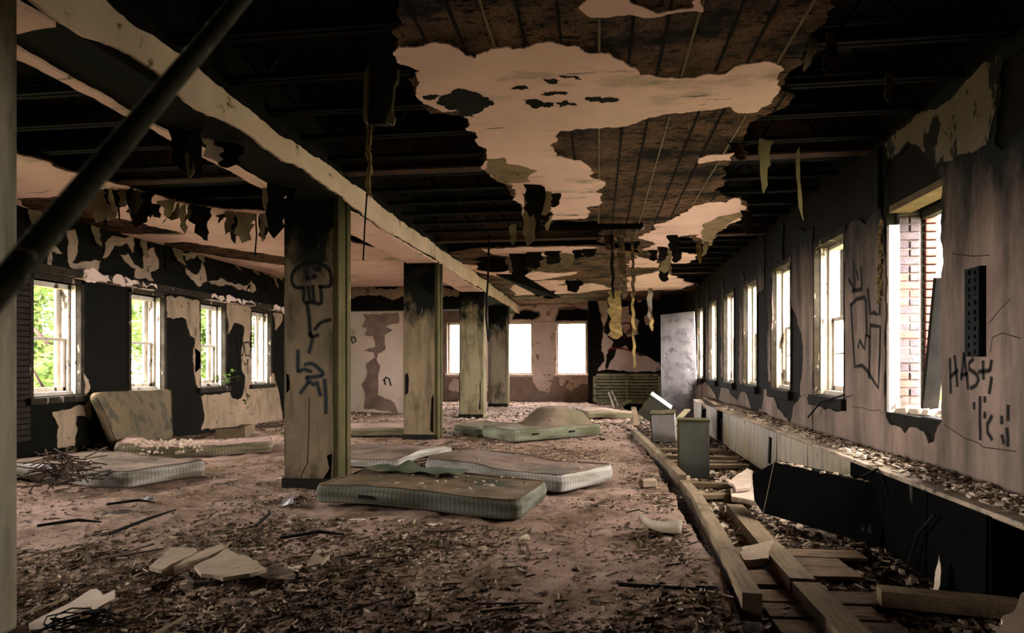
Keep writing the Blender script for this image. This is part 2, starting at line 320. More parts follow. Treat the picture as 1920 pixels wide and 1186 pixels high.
def smooth_path(pts, k=4):
    out = []
    for i in range(len(pts) - 1):
        p0, p1, p2, p3 = pts[max(i - 1, 0)], pts[i], pts[i + 1], pts[min(i + 2, len(pts) - 1)]
        for j in range(k):
            t = j / k; out.append(tuple(.5 * (2 * b + (c - a) * t + (2 * a - 5 * b + 4 * c - d) * t * t + (3 * b - a - 3 * c + d) * t ** 3) for a, b, c, d in zip(p0, p1, p2, p3)))
    return out + [tuple(pts[-1])]
def nz(x, y, z=0.0, s=1.0): return noise.fractal(Vector((x * s, y * s, z)), .8, 2.1, 5)

# ================================================================ THE SETTING
BIG = 99
# ---- floor: trodden dirt over the main room, lower stripped strip beside the right wall
def floor_h(x, y):
    h = .035 * nz(x, y, 0, .9) + .022 * nz(x, y * .8, 4, 3.0) + .012 * nz(x, y, 6, 9.0)
    d = nz(x * .8, y, 9, .7)
    return h + .05 * max(0, d - .15)
def dirt():
    xs = [XL + .0 + i * (0.72 - XL) / 210 for i in range(211)]; ys = []
    y = -2.6
    while y < YE: ys.append(y); y += .035 if 2 < y < 7 else .08
    ys.append(YE); n = len(ys); mb = MB()
    vs = [(x + (.04 * nz(x, yy, 2, 2) if i == 210 else 0), yy, floor_h(x, yy)) for i, x in enumerate(xs) for yy in ys]
    fs = [(i * n + j, (i + 1) * n + j, (i + 1) * n + j + 1, i * n + j + 1) for i in range(210) for j in range(n - 1)]
    m = len(vs); vs += [(vs[210 * n + j][0] - .05, ys[j], -.22) for j in range(n)]
    fs += [(210 * n + j, m + j, m + j + 1, 210 * n + j + 1) for j in range(n - 1)]
    mb.add(vs, fs); return mb
floor = struct(dirt().build('floor', M_dirt, None, True), 'brown dirt and dust covered floor with dark litter patches', 'floor')
def sub_h(x, y): return -.15 + .035 * nz(x, y, 3, 1.6) + .02 * nz(x, y, 7, 6)
def sub():
    nx, ny = 40, 300; mb = MB()
    vs = [(.6 + i * 2.0 / nx, -2.6 + j * (YE + 2.6) / ny, sub_h(.6 + i * 2.0 / nx, -2.6 + j * (YE + 2.6) / ny)) for i in range(nx + 1) for j in range(ny + 1)]
    fs = [(i * (ny + 1) + j, (i + 1) * (ny + 1) + j, (i + 1) * (ny + 1) + j + 1, i * (ny + 1) + j + 1) for i in range(nx) for j in range(ny)]
    return mb.add(vs, fs)
fstrip = struct(sub().build('floor_strip', M_sub, None, True), 'stripped strip of floor along the right wall full of rubble', 'floor')

# ---- right wall with bricks in the open reveal, plaster sheets and graffiti
wr = struct(MB().sheet(rect(-2.6, YE + .42, -.3, 3.95), [rect(a, b, RS - (.07 if a == 5.25 else 0), RH) for a, b in RWIN], mapper('R'), 0, -.42).build('wall_right', M_scr),
            'long right wall of streaked grey plaster with seven window openings', 'wall')
UR = lambda pts: up(pts, 'R')
main_pl = [(2.75, -.1), (2.75, 3.34)] + UR([(1887, 92), (1745, 200), (1661, 264), (1664, 330), (1668, 302), (1690, 290), (1708, 268), (1722, 276), (1745, 300), (1757, 322)]) + \
    [(5.25, 2.72), (5.25, .86)] + UR([(1762, 800), (1755, 828), (1745, 832), (1735, 808), (1712, 800), (1700, 812), (1690, 800), (1672, 795)]) + [(6.23, .86), (6.23, 2.2)] + \
    UR([(1655, 400), (1653, 330), (1651, 290), (1646, 300), (1643, 350), (1639, 398), (1625, 420), (1612, 410), (1597, 415)]) + [(7.2, 2.66), (7.2, .93)] + UR([(1580, 770), (1550, 768), (1534, 745)]) + [(8.2, .8), (8.2, -.1)]
hole_near = [UR([(1884, 118), (1874, 215), (1869, 268), (1884, 283), (1902, 262)]) + [(3.9, 2.75), (3.7, 3.0), (3.75, 3.2)]]
sheet('plaster_sheet', M_wallr, 'R', main_pl, 0, .016, wr, .05, .1, holes=hole_near, pix=False, seed=3)
# paler flaking paint on the upper near wall
sheet('flaking_paint', M_peel, 'R', UR([(1885, 97), (1747, 204), (1664, 268), (1667, 296), (1690, 286), (1708, 263), (1724, 272), (1745, 296), (1760, 316), (1790, 300), (1830, 285), (1862, 262), (1870, 215)]), .016, .02, wr, .05, .12, pix=False, seed=8)
sheet('plaster_sheet', M_wallr, 'R', [(1487, 440), (1527, 425), (1527, 742), (1503, 742), (1506, 695), (1508, 652), (1505, 624), (1497, 599), (1486, 574)], 0, .016, wr, .05, .12, seed=4)
low = [(8.2, -.1), (8.2, .84), (8.6, .9), (9.0, .72), (9.15, .5), (9.6, .62), (10.1, .86), (10.5, .9), (10.7, .55), (11.2, .5), (12.0, .85), (12.5, .6), (13.2, .75), (13.9, .9), (14.4, .5), (15.2, .7), (16, .85), (17.4, .7), (21.9, .8), (21.9, -.1)]
sheet('plaster_sheet', M_wallr, 'R', low, 0, .016, wr, .07, .14, pix=False, seed=9)
for i, (a, b, z0, z1) in enumerate([(10.1, 10.3, 1.0, 2.7), (12.0, 12.3, .95, 2.95), (13.85, 14.12, 1.0, 3.1), (15.66, 16.0, .9, 3.2), (17.42, 17.9, .8, 3.25), (10.55, 10.95, 2.45, 3.3), (9.5, 9.9, 2.76, 3.3)]):
    sheet('plaster_sheet', M_wallr, 'R', rect(a, b, z0, z1), 0, .016, wr, .06, .2, pix=False, seed=20 + i)
ZR = lambda p: zm(p, 1280, 300, 2.117)
M_grille = mat('olive_grille_paint', S(150, 148, 118), S(128, 126, 100), 4, layers=[(S(80, 76, 58), 6, .55, .68)], bump=.1)
for g in [[(668, 475), (690, 512), (680, 520), (718, 512)], [(690, 495), (685, 400), (705, 475), (715, 420), (718, 500)], [(675, 575), (700, 550), (730, 545), (735, 560), (738, 690)],
          [(675, 575), (682, 700), (690, 820), (720, 815), (740, 835), (785, 905), (790, 780), (792, 660), (752, 655), (750, 700)], [(742, 515), (752, 610), (770, 605), (790, 612), (792, 500)],
          [(705, 740), (710, 715), (730, 750), (735, 695), (750, 700), (748, 860)]]:
    ribbon('graffiti_stroke', M_spray, 'R', ZR(g), .036, wr, base=.016)
ZH = lambda p: zm(p, 1600, 560, 3.953)
for g in [[(735, 450), (738, 570), (740, 690)], [(770, 430), (780, 530), (790, 640)], [(740, 575), (790, 530)], [(840, 410), (830, 500), (820, 590)], [(840, 410), (855, 530), (870, 660)], [(825, 565), (862, 555)],
          [(905, 450), (878, 475), (878, 520), (935, 560), (948, 600), (930, 640), (895, 660)], [(955, 540), (1022, 533)], [(982, 470), (985, 585)], [(1045, 465), (1035, 525)], [(1045, 590), (1030, 690)],
          [(960, 735), (958, 880), (962, 1032)], [(915, 780), (915, 805)], [(995, 735), (995, 755)], [(995, 850), (995, 872)], [(1045, 875), (1015, 930), (1015, 990), (1045, 1035)], [(1170, 800), (1168, 890)], [(1160, 970), (1168, 1030), (1166, 1080)], [(1122, 880), (1122, 915)], [(1125, 1020), (1135, 1060)]]:
    ribbon('graffiti_stroke', M_spray, 'R', ZH(g), .026, wr, base=.016)
for g in [[(1602, 762), (1620, 764), (1640, 770), (1652, 768), (1660, 776)], [(1775, 795), (1800, 812), (1815, 822), (1835, 828), (1850, 838), (1880, 842), (1910, 846)], [(1862, 660), (1866, 632), (1885, 624), (1920, 634)], [(1860, 605), (1880, 580), (1900, 560)], [(1790, 475), (1830, 480), (1860, 478)]]:
    ribbon('crack', M_core, 'R', g, .006, wr, base=.016, t=.001)
# brick reveal at the far jamb of the nearest window
bshape = {}
def brick(parent, a, b, m):
    k = (tuple(round(b[i] - a[i], 3) for i in range(3)), m.name)
    if k not in bshape:
        o = MB().box((0, 0, 0), k[0], None, .006).build('brick', m, None); bshape[k] = o.data; bpy.data.objects.remove(o)
    o = bpy.data.objects.new('brick', bshape[k]); COL.objects.link(o); o.parent = parent
    o.location = (Vector(a) + Vector(b)) / 2 - OFF[parent.name] - Vector((0, 0, (b[2] - a[2]) / 2))
    return o
rb = random.Random(5)
zc = .86
row = 0
while zc < 2.66:
    mm = M_brickg if (row < 25 and rb.random() < .35) or zc > 2.1 else M_brick
    j = rb.uniform(-.008, .008)
    if row % 3: brick(wr, (2.69, 6.205 + j, zc), (2.775, 6.26, zc + .062), mm); brick(wr, (2.785, 6.2 + j, zc), (2.87, 6.26, zc + .062), M_brickg if rb.random() < .5 else mm)
    else: brick(wr, (2.69, 6.2 + j, zc), (2.87, 6.26, zc + .062), mm)
    brick(wr, (2.915, 6.19, zc), (3.02, 6.25, zc + .062), M_brick); zc += .074; row += 1
MB().ab((2.6, 6.18, .86), (2.69, 6.25, 2.55)).build('jamb_lining', M_white, wr)
MB().ab((2.685, 6.212, .86), (2.88, 6.25, 2.7)).build('mortar_bed', M_mortar, wr)
MB().ab((2.61, 5.25, 2.66), (2.8, 6.2, 2.72)).build('lintel_board', M_timber, wr)
mb = MB()
for i in range(26):
    y = 5.3 + .9 * rb.random(); x = 2.71 + .24 * rb.random(); r = .03 + .04 * rb.random(); mb.box((x, y, .86 + r * .3), (r * 2.4, r * 2, r), Matrix.Rotation(rb.random() * 3, 3, 'Z') @ Matrix.Rotation(rb.random() - .5, 3, 'X'), .01)
mb.build('sill_rubble', M_slabw, wr)['kind'] = 'stuff'

# ---- left wall
wl = struct(MB().sheet(rect(-2.6, YE + .42, -.3, 3.95), [rect(a, b, LS, LH) for a, b in LWIN], mapper('L'), 0, -.42).build('wall_left', M_scrl),
            'left wall of dark scratch coat with remnants of pale plaster and four windows', 'wall')
Z5 = lambda p: zm(p, 0, 360, 3.489)
for i, p in enumerate([[(160, 372), (235, 345), (262, 290), (240, 200), (360, 200), (362, 260), (330, 300), (340, 350), (400, 400), (332, 385), (330, 480), (302, 480), (300, 400), (200, 380)],
        [(420, 250), (480, 240), (500, 390), (462, 460), (620, 440), (650, 450), (625, 520), (450, 490), (442, 330)],
        [(680, 330), (720, 290), (870, 285), (862, 400), (820, 330), (740, 350), (700, 420), (660, 430)],
        [(780, 410), (830, 400), (870, 470), (930, 500), (930, 410), (1000, 360), (1030, 440), (1030, 500), (975, 530), (1000, 580), (872, 555), (880, 500), (820, 460)],
        [(1190, 480), (1280, 540), (1320, 450), (1350, 580), (1300, 620), (1240, 565)], [(1355, 580), (1440, 560), (1560, 600), (1640, 605), (1600, 645), (1560, 640), (1480, 605), (1380, 605)], [(1605, 642), (1640, 580), (1670, 640), (1622, 652)],
        [(1180, 400), (1290, 385), (1270, 430), (1210, 450), (1190, 440)], [(1720, 530), (1845, 545), (1845, 580), (1790, 560)]]):
    sheet('plaster_remnant', M_lup, 'L', Z5(p), 0, .02, wl, .06, .14, seed=40 + i)
for i, p in enumerate([[(96, 772), (160, 758), (166, 746), (170, 790), (158, 780), (141, 780), (138, 836), (106, 840), (108, 800)],
        [(376, 742), (430, 735), (434, 746), (452, 745), (458, 705), (452, 690), (456, 612), (440, 604), (426, 626), (423, 565), (469, 578), (469, 725), (507, 724), (508, 700), (513, 700), (521, 735), (526, 765), (529, 792), (376, 806), (382, 775)],
        Z5([(1085, 680), (1300, 715), (1306, 1150), (1268, 1180), (1270, 960), (1240, 940), (1210, 830), (1130, 830), (1085, 820)]), Z5([(1782, 790), (1845, 775), (1845, 820), (1800, 905)]),
        [(155, 700), (164, 712), (166, 730), (157, 742)], [(362, 650), (374, 660), (374, 735), (366, 720)]]):
    sheet('plaster_remnant', M_lpl, 'L', p, 0, .02, wl, .05, .12, seed=60 + i)
for g in [[(1545, 950), (1555, 1060), (1580, 1070), (1590, 1020), (1575, 960)], [(1590, 985), (1620, 980), (1635, 1020), (1625, 1070), (1600, 1068), (1592, 1000)], [(1560, 1160), (1575, 1090), (1600, 1130), (1615, 1090), (1615, 1180)]]:
    ribbon('graffiti_stroke', M_spray, 'L', Z5(g), .03, wl, base=.02)
# dark vent openings in the frieze (slightly sunk boxes)
for a, b in ((308, 345), (498, 512)):
    p = up([(a, 470 + (a - 308) * .28), (b, 512 + (a - 308) * .2)], 'L'); c = sorted(p)
    MB().ab((XL, c[0][0], min(c[0][1], c[1][1])), (XL + .03, c[1][0], max(c[0][1], c[1][1]))).build('vent_cover', M_soot, wl)
# bricks seen left of the nearest left window
z = .3
while z < 2.4:
    brick(wl, (XL - .02, 7.0 + (.11 if int(z * 100) % 2 else 0), z), (XL + .012, 7.2, z + .062), M_brickd); brick(wl, (XL - .02, 7.21, z), (XL + .01, 7.42, z + .062), M_brickd); z += .075
# cornice ledge with flaking paint
led = struct(MB().ab((XL, -2.6, 2.5), (XL + .16, 16.3, 2.6)).build('trim_1', M_frame), 'narrow cornice ledge with flaking pale paint above the left windows', 'ledge')
r2 = random.Random(3)
y = 3.5
while y < 16:
    l = r2.uniform(.1, .6)
    if r2.random() < .8:
        sheet('paint_flake', M_endp, lambda u, v, w: Vector((XL + .16 + w, u, v)), [(y, 2.5 + r2.random() * .02), (y + l, 2.5 + r2.random() * .03), (y + l * .9, 2.6), (y + .02, 2.6)], 0, .008, led, .05, .2, pix=False, seed=int(y * 100))
        sheet('paint_flake', M_endp, lambda u, v, w: Vector((v, u, 2.5 - w)), [(y, XL + .03), (y + l, XL + .02), (y + l * .9, XL + .15), (y + .02, XL + .16)], 0, .008, led, .05, .2, pix=False, seed=int(y * 90))
    y += l + .03

# ---- end wall, pier with a louvred grille, partition, wall behind the camera
we = struct(MB().sheet(rect(XL - .4, XR + .4, -.3, 3.95), [rect(a, b, ES, EH) for a, b in EWIN], mapper(('Y', YE)), 0, -.42).build('wall_end', M_stain), 'far end wall with overexposed windows and peeled plaster', 'wall')
KE = ('Y', YE)
sheet('plaster_sheet', M_endp, KE, [(-2.25, .8), (-2.0, .35), (-1.7, .3), (-1.55, .75), (-1.43, .9), (-1.43, 2.72), (-2.25, 2.72)], 0, .015, we, .08, .12, pix=False, seed=4)
sheet('plaster_sheet', M_endp, KE, [(-1.3, .55), (-.9, .35), (-.6, .6), (-.35, .6), (-.35, .92), (-1.4, .92)], 0, .015, we, .08, .12, pix=False, seed=5)
sheet('plaster_sheet', M_endp, KE, [(-4.2, .9), (-3.9, .3), (-3.4, .5), (-3.3, .9), (-3.3, 2.9), (-4.2, 2.9)], 0, .015, we, .08, .12, pix=False, seed=6)
sheet('plaster_sheet', M_endp, KE, [(-5.2, .4), (-4.8, .3), (-4.6, .6), (-5.0, .8)], 0, .015, we, .08, .12, pix=False, seed=7)
# soot fan above the end windows, ring of pale plaster around it
sheet('plaster_sheet', M_endp, KE, [(-3.5, 2.74), (-3.5, 3.32), (-.35, 3.32), (-.35, 3.15), (-.7, 3.22), (-1.35, 3.2), (-1.5, 2.74)], 0, .015, we, .08, .1, holes=[[(-2.95, 2.8), (-2.9, 3.05), (-2.5, 3.18), (-2.0, 3.1), (-1.95, 2.9), (-2.2, 2.78)]], pix=False, seed=7)
sheet('soot_patch', M_soot, KE, [(-2.95, 2.82), (-2.85, 3.02), (-2.5, 3.14), (-2.05, 3.06), (-2.0, 2.92), (-2.25, 2.8)], .0, .008, we, .06, .1, pix=False, seed=8)
sheet('soot_patch', M_soot, KE, [(-1.45, 2.76), (-1.33, 3.14), (-.7, 3.16), (-.36, 3.1), (-.36, 2.76)], .0, .012, we, .06, .08, pix=False, seed=9)
PY = 20.8
pier = struct(MB().ab((-.33, PY, -.3), (XR + .01, YE + .05, 3.9)).build('wall_pier', M_scr), 'projecting pier at the far end with scorched plaster', 'wall')
KP = ('Y', PY); ZP = lambda p: zm(p, 1100, 480, 3.954)
for i, p in enumerate([[(75, 300), (150, 300), (160, 420), (120, 560), (200, 640), (160, 700), (140, 840), (80, 850), (130, 780), (110, 700), (130, 540), (100, 420)],
        [(150, 840), (220, 690), (290, 660), (310, 700), (440, 740), (540, 790), (545, 850), (300, 855)], [(240, 370), (310, 370), (315, 430), (390, 480), (380, 580), (300, 600), (250, 500)], [(430, 440), (490, 420), (500, 500), (440, 510)], [(370, 310), (410, 310), (405, 340), (375, 340)]]):
    sheet('plaster_sheet', M_endp, KP, ZP(p), 0, .015, pier, .06, .12, seed=70 + i)
sheet('soot_patch', M_soot, KP, ZP([(440, 480), (500, 540), (545, 700), (540, 785), (470, 770), (420, 690), (370, 650), (380, 590)]), 0, .01, pier, .06, .1, seed=77)
sheet('soot_patch', M_soot, KP, ZP([(12, 262), (120, 265), (100, 420), (100, 700), (60, 800), (12, 780)]), 0, .01, pier, .06, .06, seed=78)
for g in [[(160, 705), (175, 685), (230, 682), (290, 690), (370, 720), (400, 740)], [(260, 500), (300, 495), (330, 510), (325, 545)], [(255, 505), (250, 560), (280, 600)]]:
    ribbon('graffiti_stroke', M_red, KP, smooth_path(ZP(g)), .05, pier, base=.015)
gr = thing('louvre_grille', (.9, PY, 0), 'olive framed louvre grille with horizontal slats low on the far pier', 'grille')
a, b = FY(1112, 700, PY), FY(1240, 760, PY); x0, x1, z0, z1 = a.x, b.x, .02, a.z
for p, q in (((x0, z0), (x0 + .1, z1)), ((x1 - .1, z0), (x1, z1)), ((x0, z1 - .08), (x1, z1)), ((x0, z0), (x1, z0 + .06)), (((x0 + x1) / 2 - .03, z0), ((x0 + x1) / 2 + .03, z1))):
    MB().ab((p[0], PY - .07, p[1]), (q[0], PY + .0, q[1])).build('frame_bar', M_grille, gr)
n = 8; d = (z1 - z0 - .14) / n
for i in range(n):
    for s in (0, 1):
        xa, xb = (x0 + .1, (x0 + x1) / 2 - .03) if s == 0 else ((x0 + x1) / 2 + .03, x1 - .1)
        MB().box(((xa + xb) / 2, PY - .03, z0 + .06 + d * (i + .5)), (xb - xa, .018, d * .8), Matrix.Rotation(.6, 3, 'X')).build('slat', M_grille, gr)
PT = 16.3
wp = struct(MB().ab((XL, PT, -.2), (-5.0, PT + .25, 2.68)).build('wall_partition', M_part), 'pale cross wall at the far left with a brown damp stain', 'wall')
sheet('bare_patch', M_stain, ('Y', PT), zm([(100, 470), (330, 460), (330, 530), (250, 545), (290, 570), (240, 600), (250, 690), (200, 720), (190, 760), (215, 800), (200, 900), (200, 980), (300, 1030), (330, 1100), (230, 1085), (110, 1070), (120, 980), (95, 920), (130, 860), (125, 790), (180, 740), (170, 710), (95, 705), (180, 680), (170, 610), (110, 600), (130, 560), (95, 550), (120, 500)], 650, 450, 3.387), 0, .006, wp, .06, .1, seed=3)
MB().ab((-5.05, PT - .03, 0), (-4.95, PT + .28, 2.68)).build('door_lining', M_white, wp)
for g in [[(25, 620), (40, 655), (60, 640), (50, 615), (30, 618)], [(235, 890), (250, 870), (270, 880), (280, 920)], [(240, 890), (245, 915)]]:
    ribbon('graffiti_stroke', M_spray, ('Y', PT), zm(g, 650, 450, 3.387), .04, wp)
hd = struct(MB().ab((XL, PT - .12, 2.7), (-3.3, PT + .3, 3.3)).build('trim_2', M_scrl), 'dark header beam above the pale cross wall', 'beam')
sheet('plaster_remnant', M_lup, ('Y', PT - .12), [(XL, 3.12), (-6.6, 3.0), (-6.2, 3.1), (-5.4, 2.98), (-5.0, 3.1), (-4.4, 3.0), (-3.4, 3.08), (-3.4, 3.3), (XL, 3.3)], 0, .015, hd, .06, .2, pix=False, seed=3)
struct(MB().sheet(rect(XL - .4, XR + .4, -.3, 3.95), [], lambda u, v, w: Vector((u, -2.6 + w, v)), 0, -.3).build('wall_back', M_wallr), 'plain wall behind the viewer', 'wall')

# ---- ceiling: dark deck, open web steel joists, girders, torn plaster
ceil = struct(MB().ab((XL - .4, -2.9, 3.82), (XR + .4, YE + .4, 3.95)).build('ceiling', M_deck), 'burnt out ceiling of open steel joists with hanging remains of plaster', 'ceiling')
def joist(xa, xb):
    mb = MB(); l = xb - xa
    for z in (3.37, 3.76):
        for dy in (-.03, .03): mb.ab((xa, dy - .02, z - .004), (xb, dy + .02, z + .004)); mb.ab((xa, dy + (.012 if dy > 0 else -.02), z), (xb, dy + (.02 if dy > 0 else -.012), z + (.035 if z < 3.5 else -.035)))
    n = int(l / .28); pts = [(xa + l * i / n, 0, 3.375 if i % 2 else 3.755) for i in range(n + 1)]
    for p, q in zip(pts, pts[1:]): mb.bar(p, q, .018, .018, (0, 1, 0))
    return mb
protoj = {}
y = -2.3
GY = [2.6, 6.62, 10.55, 14.9, 19.2]
while y < YE - .2:
    if min(abs(y - g) for g in GY) > .2:
        for key, (xa, xb) in (('a', (XL, -3.28)), ('b', (-2.72, XR))):
            if key not in protoj:
                o = joist(xa, xb).build('joist', M_steel, ceil); protoj[key] = o; o.location = (0, y, 0)
            else:
                o = protoj[key].copy(); COL.objects.link(o); o.location = (0, y, 0)
    y += .61
for g in GY:
    for xa, xb in ((XL, -3.28), (-2.72, XR)):
        mb = MB(); mb.ab((xa, g - .006, 3.36), (xb, g + .006, 3.8)); mb.ab((xa, g - .08, 3.34), (xb, g + .08, 3.36)); mb.build('girder', M_rust, ceil)
brown = [(700, -240), (748, 0), (746, 84), (748, 120), (784, 127), (779, 172), (803, 214), (867, 216), (894, 256), (911, 290), (914, 324), (931, 337), (948, 344), (978, 394), (991, 412), (1026, 415), (1120, 414), (1128, 455), (1199, 452),
         (1199, 472), (1258, 494), (1310, 478), (1258, 470), (1262, 446), (1291, 440), (1317, 456), (1333, 461), (1343, 435), (1364, 420), (1402, 395), (1390, 369), (1369, 371), (1345, 352), (1355, 319), (1366, 295), (1381, 274), (1395, 259), (1419, 224), (1462, 205), (1482, 191), (1465, 162), (1481, 135), (1502, 100), (1532, 54), (1565, 10), (1680, -240)]
sheet('brown_coat', M_brown, 'C', brown, .0, .016, ceil, .025, .2, seed=2)
farb = [(838, 474), (905, 464), (1030, 461), (1120, 460), (1199, 474), (1258, 496), (1256, 520), (1312, 532), (1300, 545), (1240, 548)]
fb = up(farb, 'C') + [(2.0, 21.8), (-2.7, 21.8)]
sheet('brown_coat', M_brown, 'C', fb, .0, .016, ceil, .08, .1, pix=False, seed=3)
W1 = [(746, 84), (840, 80), (861, 88), (872, 102), (891, 107), (905, 97), (930, 88), (960, 90), (1000, 80), (1050, 80), (1095, 94), (1140, 97), (1170, 112), (1200, 138), (1260, 142), (1290, 143), (1330, 136), (1360, 137), (1400, 118), (1440, 113), (1470, 126), (1464, 160), (1447, 190), (1422, 207), (1400, 210), (1370, 197), (1340, 203), (1280, 210), (1200, 225), (1170, 235),
      (1110, 238), (1049, 243), (1030, 270), (1042, 290), (1096, 307), (1113, 334), (1134, 342), (1116, 358), (1118, 384), (1096, 388), (1097, 408), (1030, 412), (995, 410), (982, 390), (950, 342), (933, 335), (916, 322), (913, 290), (896, 256), (872, 218), (862, 205), (835, 208), (806, 196), (783, 172), (787, 130), (750, 118)]
sheet('finish_plaster', M_plast, 'C', W1, .016, .026, ceil, .02, .2, seed=5)
sheet('finish_plaster', M_plast, 'C', [(1308, 295), (1330, 289), (1377, 285), (1370, 299), (1311, 305)], .016, .026, ceil, .02, .16, seed=6)
sheet('finish_plaster', M_plast, 'C', [(1085, 12), (1120, -60), (1330, -60), (1318, 20), (1240, 28), (1180, 24), (1110, 30)], .016, .026, ceil, .05, .14, holes=[[(1180, 0), (1230, 22), (1300, 12), (1300, -30), (1190, -30)]], seed=6)
sheet('finish_plaster', M_plast, 'C', [(1291, 395), (1310, 383), (1331, 378), (1359, 379), (1376, 370), (1389, 374), (1400, 395), (1364, 419), (1343, 434), (1333, 459), (1318, 455), (1312, 439), (1291, 439), (1258, 446), (1259, 470), (1309, 477), (1289, 492), (1260, 493), (1239, 484), (1237, 468), (1206, 468), (1230, 456), (1200, 442), (1227, 425), (1258, 411)], .016, .026, ceil, .025, .22, seed=7)
for i, p in enumerate([[(905, 466), (1000, 463), (1075, 461), (1123, 463), (1100, 475), (1060, 480), (1010, 478), (990, 488), (940, 478)], [(845, 490), (880, 496), (960, 504), (1030, 511), (1090, 508), (1070, 515), (1010, 524), (960, 520), (890, 508)],
        [(962, 530), (1010, 526), (1080, 523), (1040, 535), (1110, 530), (1150, 540), (1090, 548), (964, 553)], [(1175, 520), (1240, 506), (1262, 516), (1300, 532), (1270, 542), (1180, 545)], [(1190, 478), (1220, 485), (1240, 500), (1180, 500)]]):
    sheet('finish_plaster', M_plast, 'C', p, .016, .026, ceil, .04, .24, seed=80 + i)
def inside(p, poly):
    c = False; n = len(poly)
    for i in range(n):
        a, b = poly[i], poly[i - 1]
        if (a[1] > p[1]) != (b[1] > p[1]) and p[0] < (b[0] - a[0]) * (p[1] - a[1]) / (b[1] - a[1]) + a[0]: c = not c
    return c
BU = up(brown, 'C'); WU = up(W1, 'C'); rrib = random.Random(4)
for i in range(15):
    x = -1.25 + i * .205 + rrib.uniform(-.03, .03); y = 2.2; run = None
    while y < 10.6:
        ok = inside((x, y), BU) and not inside((x, y), WU)
        if ok and run is None: run = y
        if not ok and run is not None or (y > 10.4 and run is not None):
            if y - run > .15: MB().ab((x - .008, run, ZC - .007), (x + .008, y - .03, ZC + .001)).build('lath_rib', M_soot if i % 3 else M_paper, ceil)
            run = None
        y += .05
for i, p in enumerate([zm([(790, 530), (850, 500), (920, 485), (1000, 510), (1060, 530), (1085, 575), (1030, 600), (960, 640), (900, 640), (830, 600)], 560, 0, 2.966), zm([(1250, 545), (1330, 545), (1420, 560), (1400, 590), (1300, 592)], 560, 0, 2.966), zm([(1425, 560), (1490, 548), (1550, 580), (1450, 590)], 560, 0, 2.966),
        zm([(1345, 520), (1400, 500), (1500, 505), (1480, 522)], 560, 0, 2.966), zm([(1180, 480), (1270, 472), (1280, 482), (1200, 488)], 560, 0, 2.966), zm([(690, 525), (790, 525), (760, 545), (710, 545)], 560, 0, 2.966), zm([(1450, 412), (1560, 420), (1570, 436), (1480, 428)], 560, 0, 2.966), zm([(1605, 530), (1780, 535), (1780, 550), (1620, 560)], 560, 0, 2.966), zm([(1360, 430), (1450, 440), (1440, 455), (1380, 450)], 560, 0, 2.966)]):
    sheet('soot_patch', M_scr, 'C', p, .026, .0275, ceil, .02, .3, seed=300 + i)
for i, p in enumerate([[(914, 296), (945, 293), (952, 305), (1008, 318), (990, 330), (995, 338), (950, 342), (930, 336), (914, 322)], [(1316, 420), (1345, 405), (1398, 394), (1400, 398), (1362, 420), (1343, 435), (1333, 459), (1318, 455)]]):
    sheet('bare_patch', M_lpl, 'C', p, .026, .029, ceil, .05, .1, seed=330 + i)
# left bay plaster, white with two bands worn to the brown coat
lb = up([(-60, 250), (30, 283), (105, 312), (240, 347), (330, 377), (400, 388), (530, 398), (620, 440), (700, 462)], 'C') + [(-3.32, 11.2), (-3.32, 16.2), (XL, 16.2), (XL, 5.0)]
sheet('brown_coat', M_brown, 'C', lb, 0, .016, ceil, .04, .18, pix=False, seed=11)
band = [up([(32, 371), (129, 367), (160, 377), (212, 407), (304, 427), (350, 437), (244, 438), (212, 436), (75, 411), (32, 398)], 'C'), up([(307, 453), (358, 453), (530, 479), (620, 500), (620, 512), (530, 496), (367, 474), (304, 461)], 'C')]
lb2 = [(x - .02 if x > -7 else x, y) for x, y in lb]
sheet('finish_plaster', M_plast, 'C', lb2, .016, .026, ceil, .04, .18, holes=band, pix=False, seed=11)

# ---- beam over the columns
beam = struct(MB().ab((-3.28, -2.6, 3.03), (-2.715, YE, 3.82)).build('trim_3', M_conc), 'long ceiling beam carried by the row of columns', 'beam')
q = [(-2.6, 3.28), (2.5, 3.27), (3.6, 3.3), (5.0, 3.25), (6.2, 3.3), (9, 3.26), (12, 3.28), (16, 3.3), (YE, 3.3), (YE, 3.02), (16, 3.02), (12, 3.01), (10, 3.05), (8, 3.0), (6.6, 3.05), (5.6, 3.1), (5.2, 3.04), (4.6, 3.08), (4.0, 3.02), (3.6, 3.1), (3.1, 3.04), (-2.6, 3.0)]
sheet('plaster_face', M_beam, lambda u, v, w: Vector((-2.715 + w, u, v)), q, 0, .025, beam, .06, .06, pix=False, seed=2)
sheet('plaster_rim', M_plast, lambda u, v, w: Vector((u, v, 3.03 - w)), [(-3.27, -2.6), (-3.27, 6.2), (-3.15, 6.3), (-3.13, 5.2), (-3.16, 4.4), (-3.12, 3.0), (-3.13, -2.6)], 0, .02, beam, .05, .06, pix=False, seed=4)
sheet('plaster_rim', M_plast, lambda u, v, w: Vector((u, v, 3.03 - w)), [(-3.27, 6.8), (-3.27, 16), (-2.74, 16), (-2.74, 7.1), (-2.8, 6.9)], 0, .02, beam, .06, .06, pix=False, seed=4)
sheet('plaster_rim', M_plast, lambda u, v, w: Vector((u, v, 3.03 - w)), [(-3.27, -2.6), (-3.27, 2.9), (-3.1, 2.95), (-2.72, 2.9), (-2.72, -2.6)], 0, .03, beam, .05, .06, pix=False, seed=14)

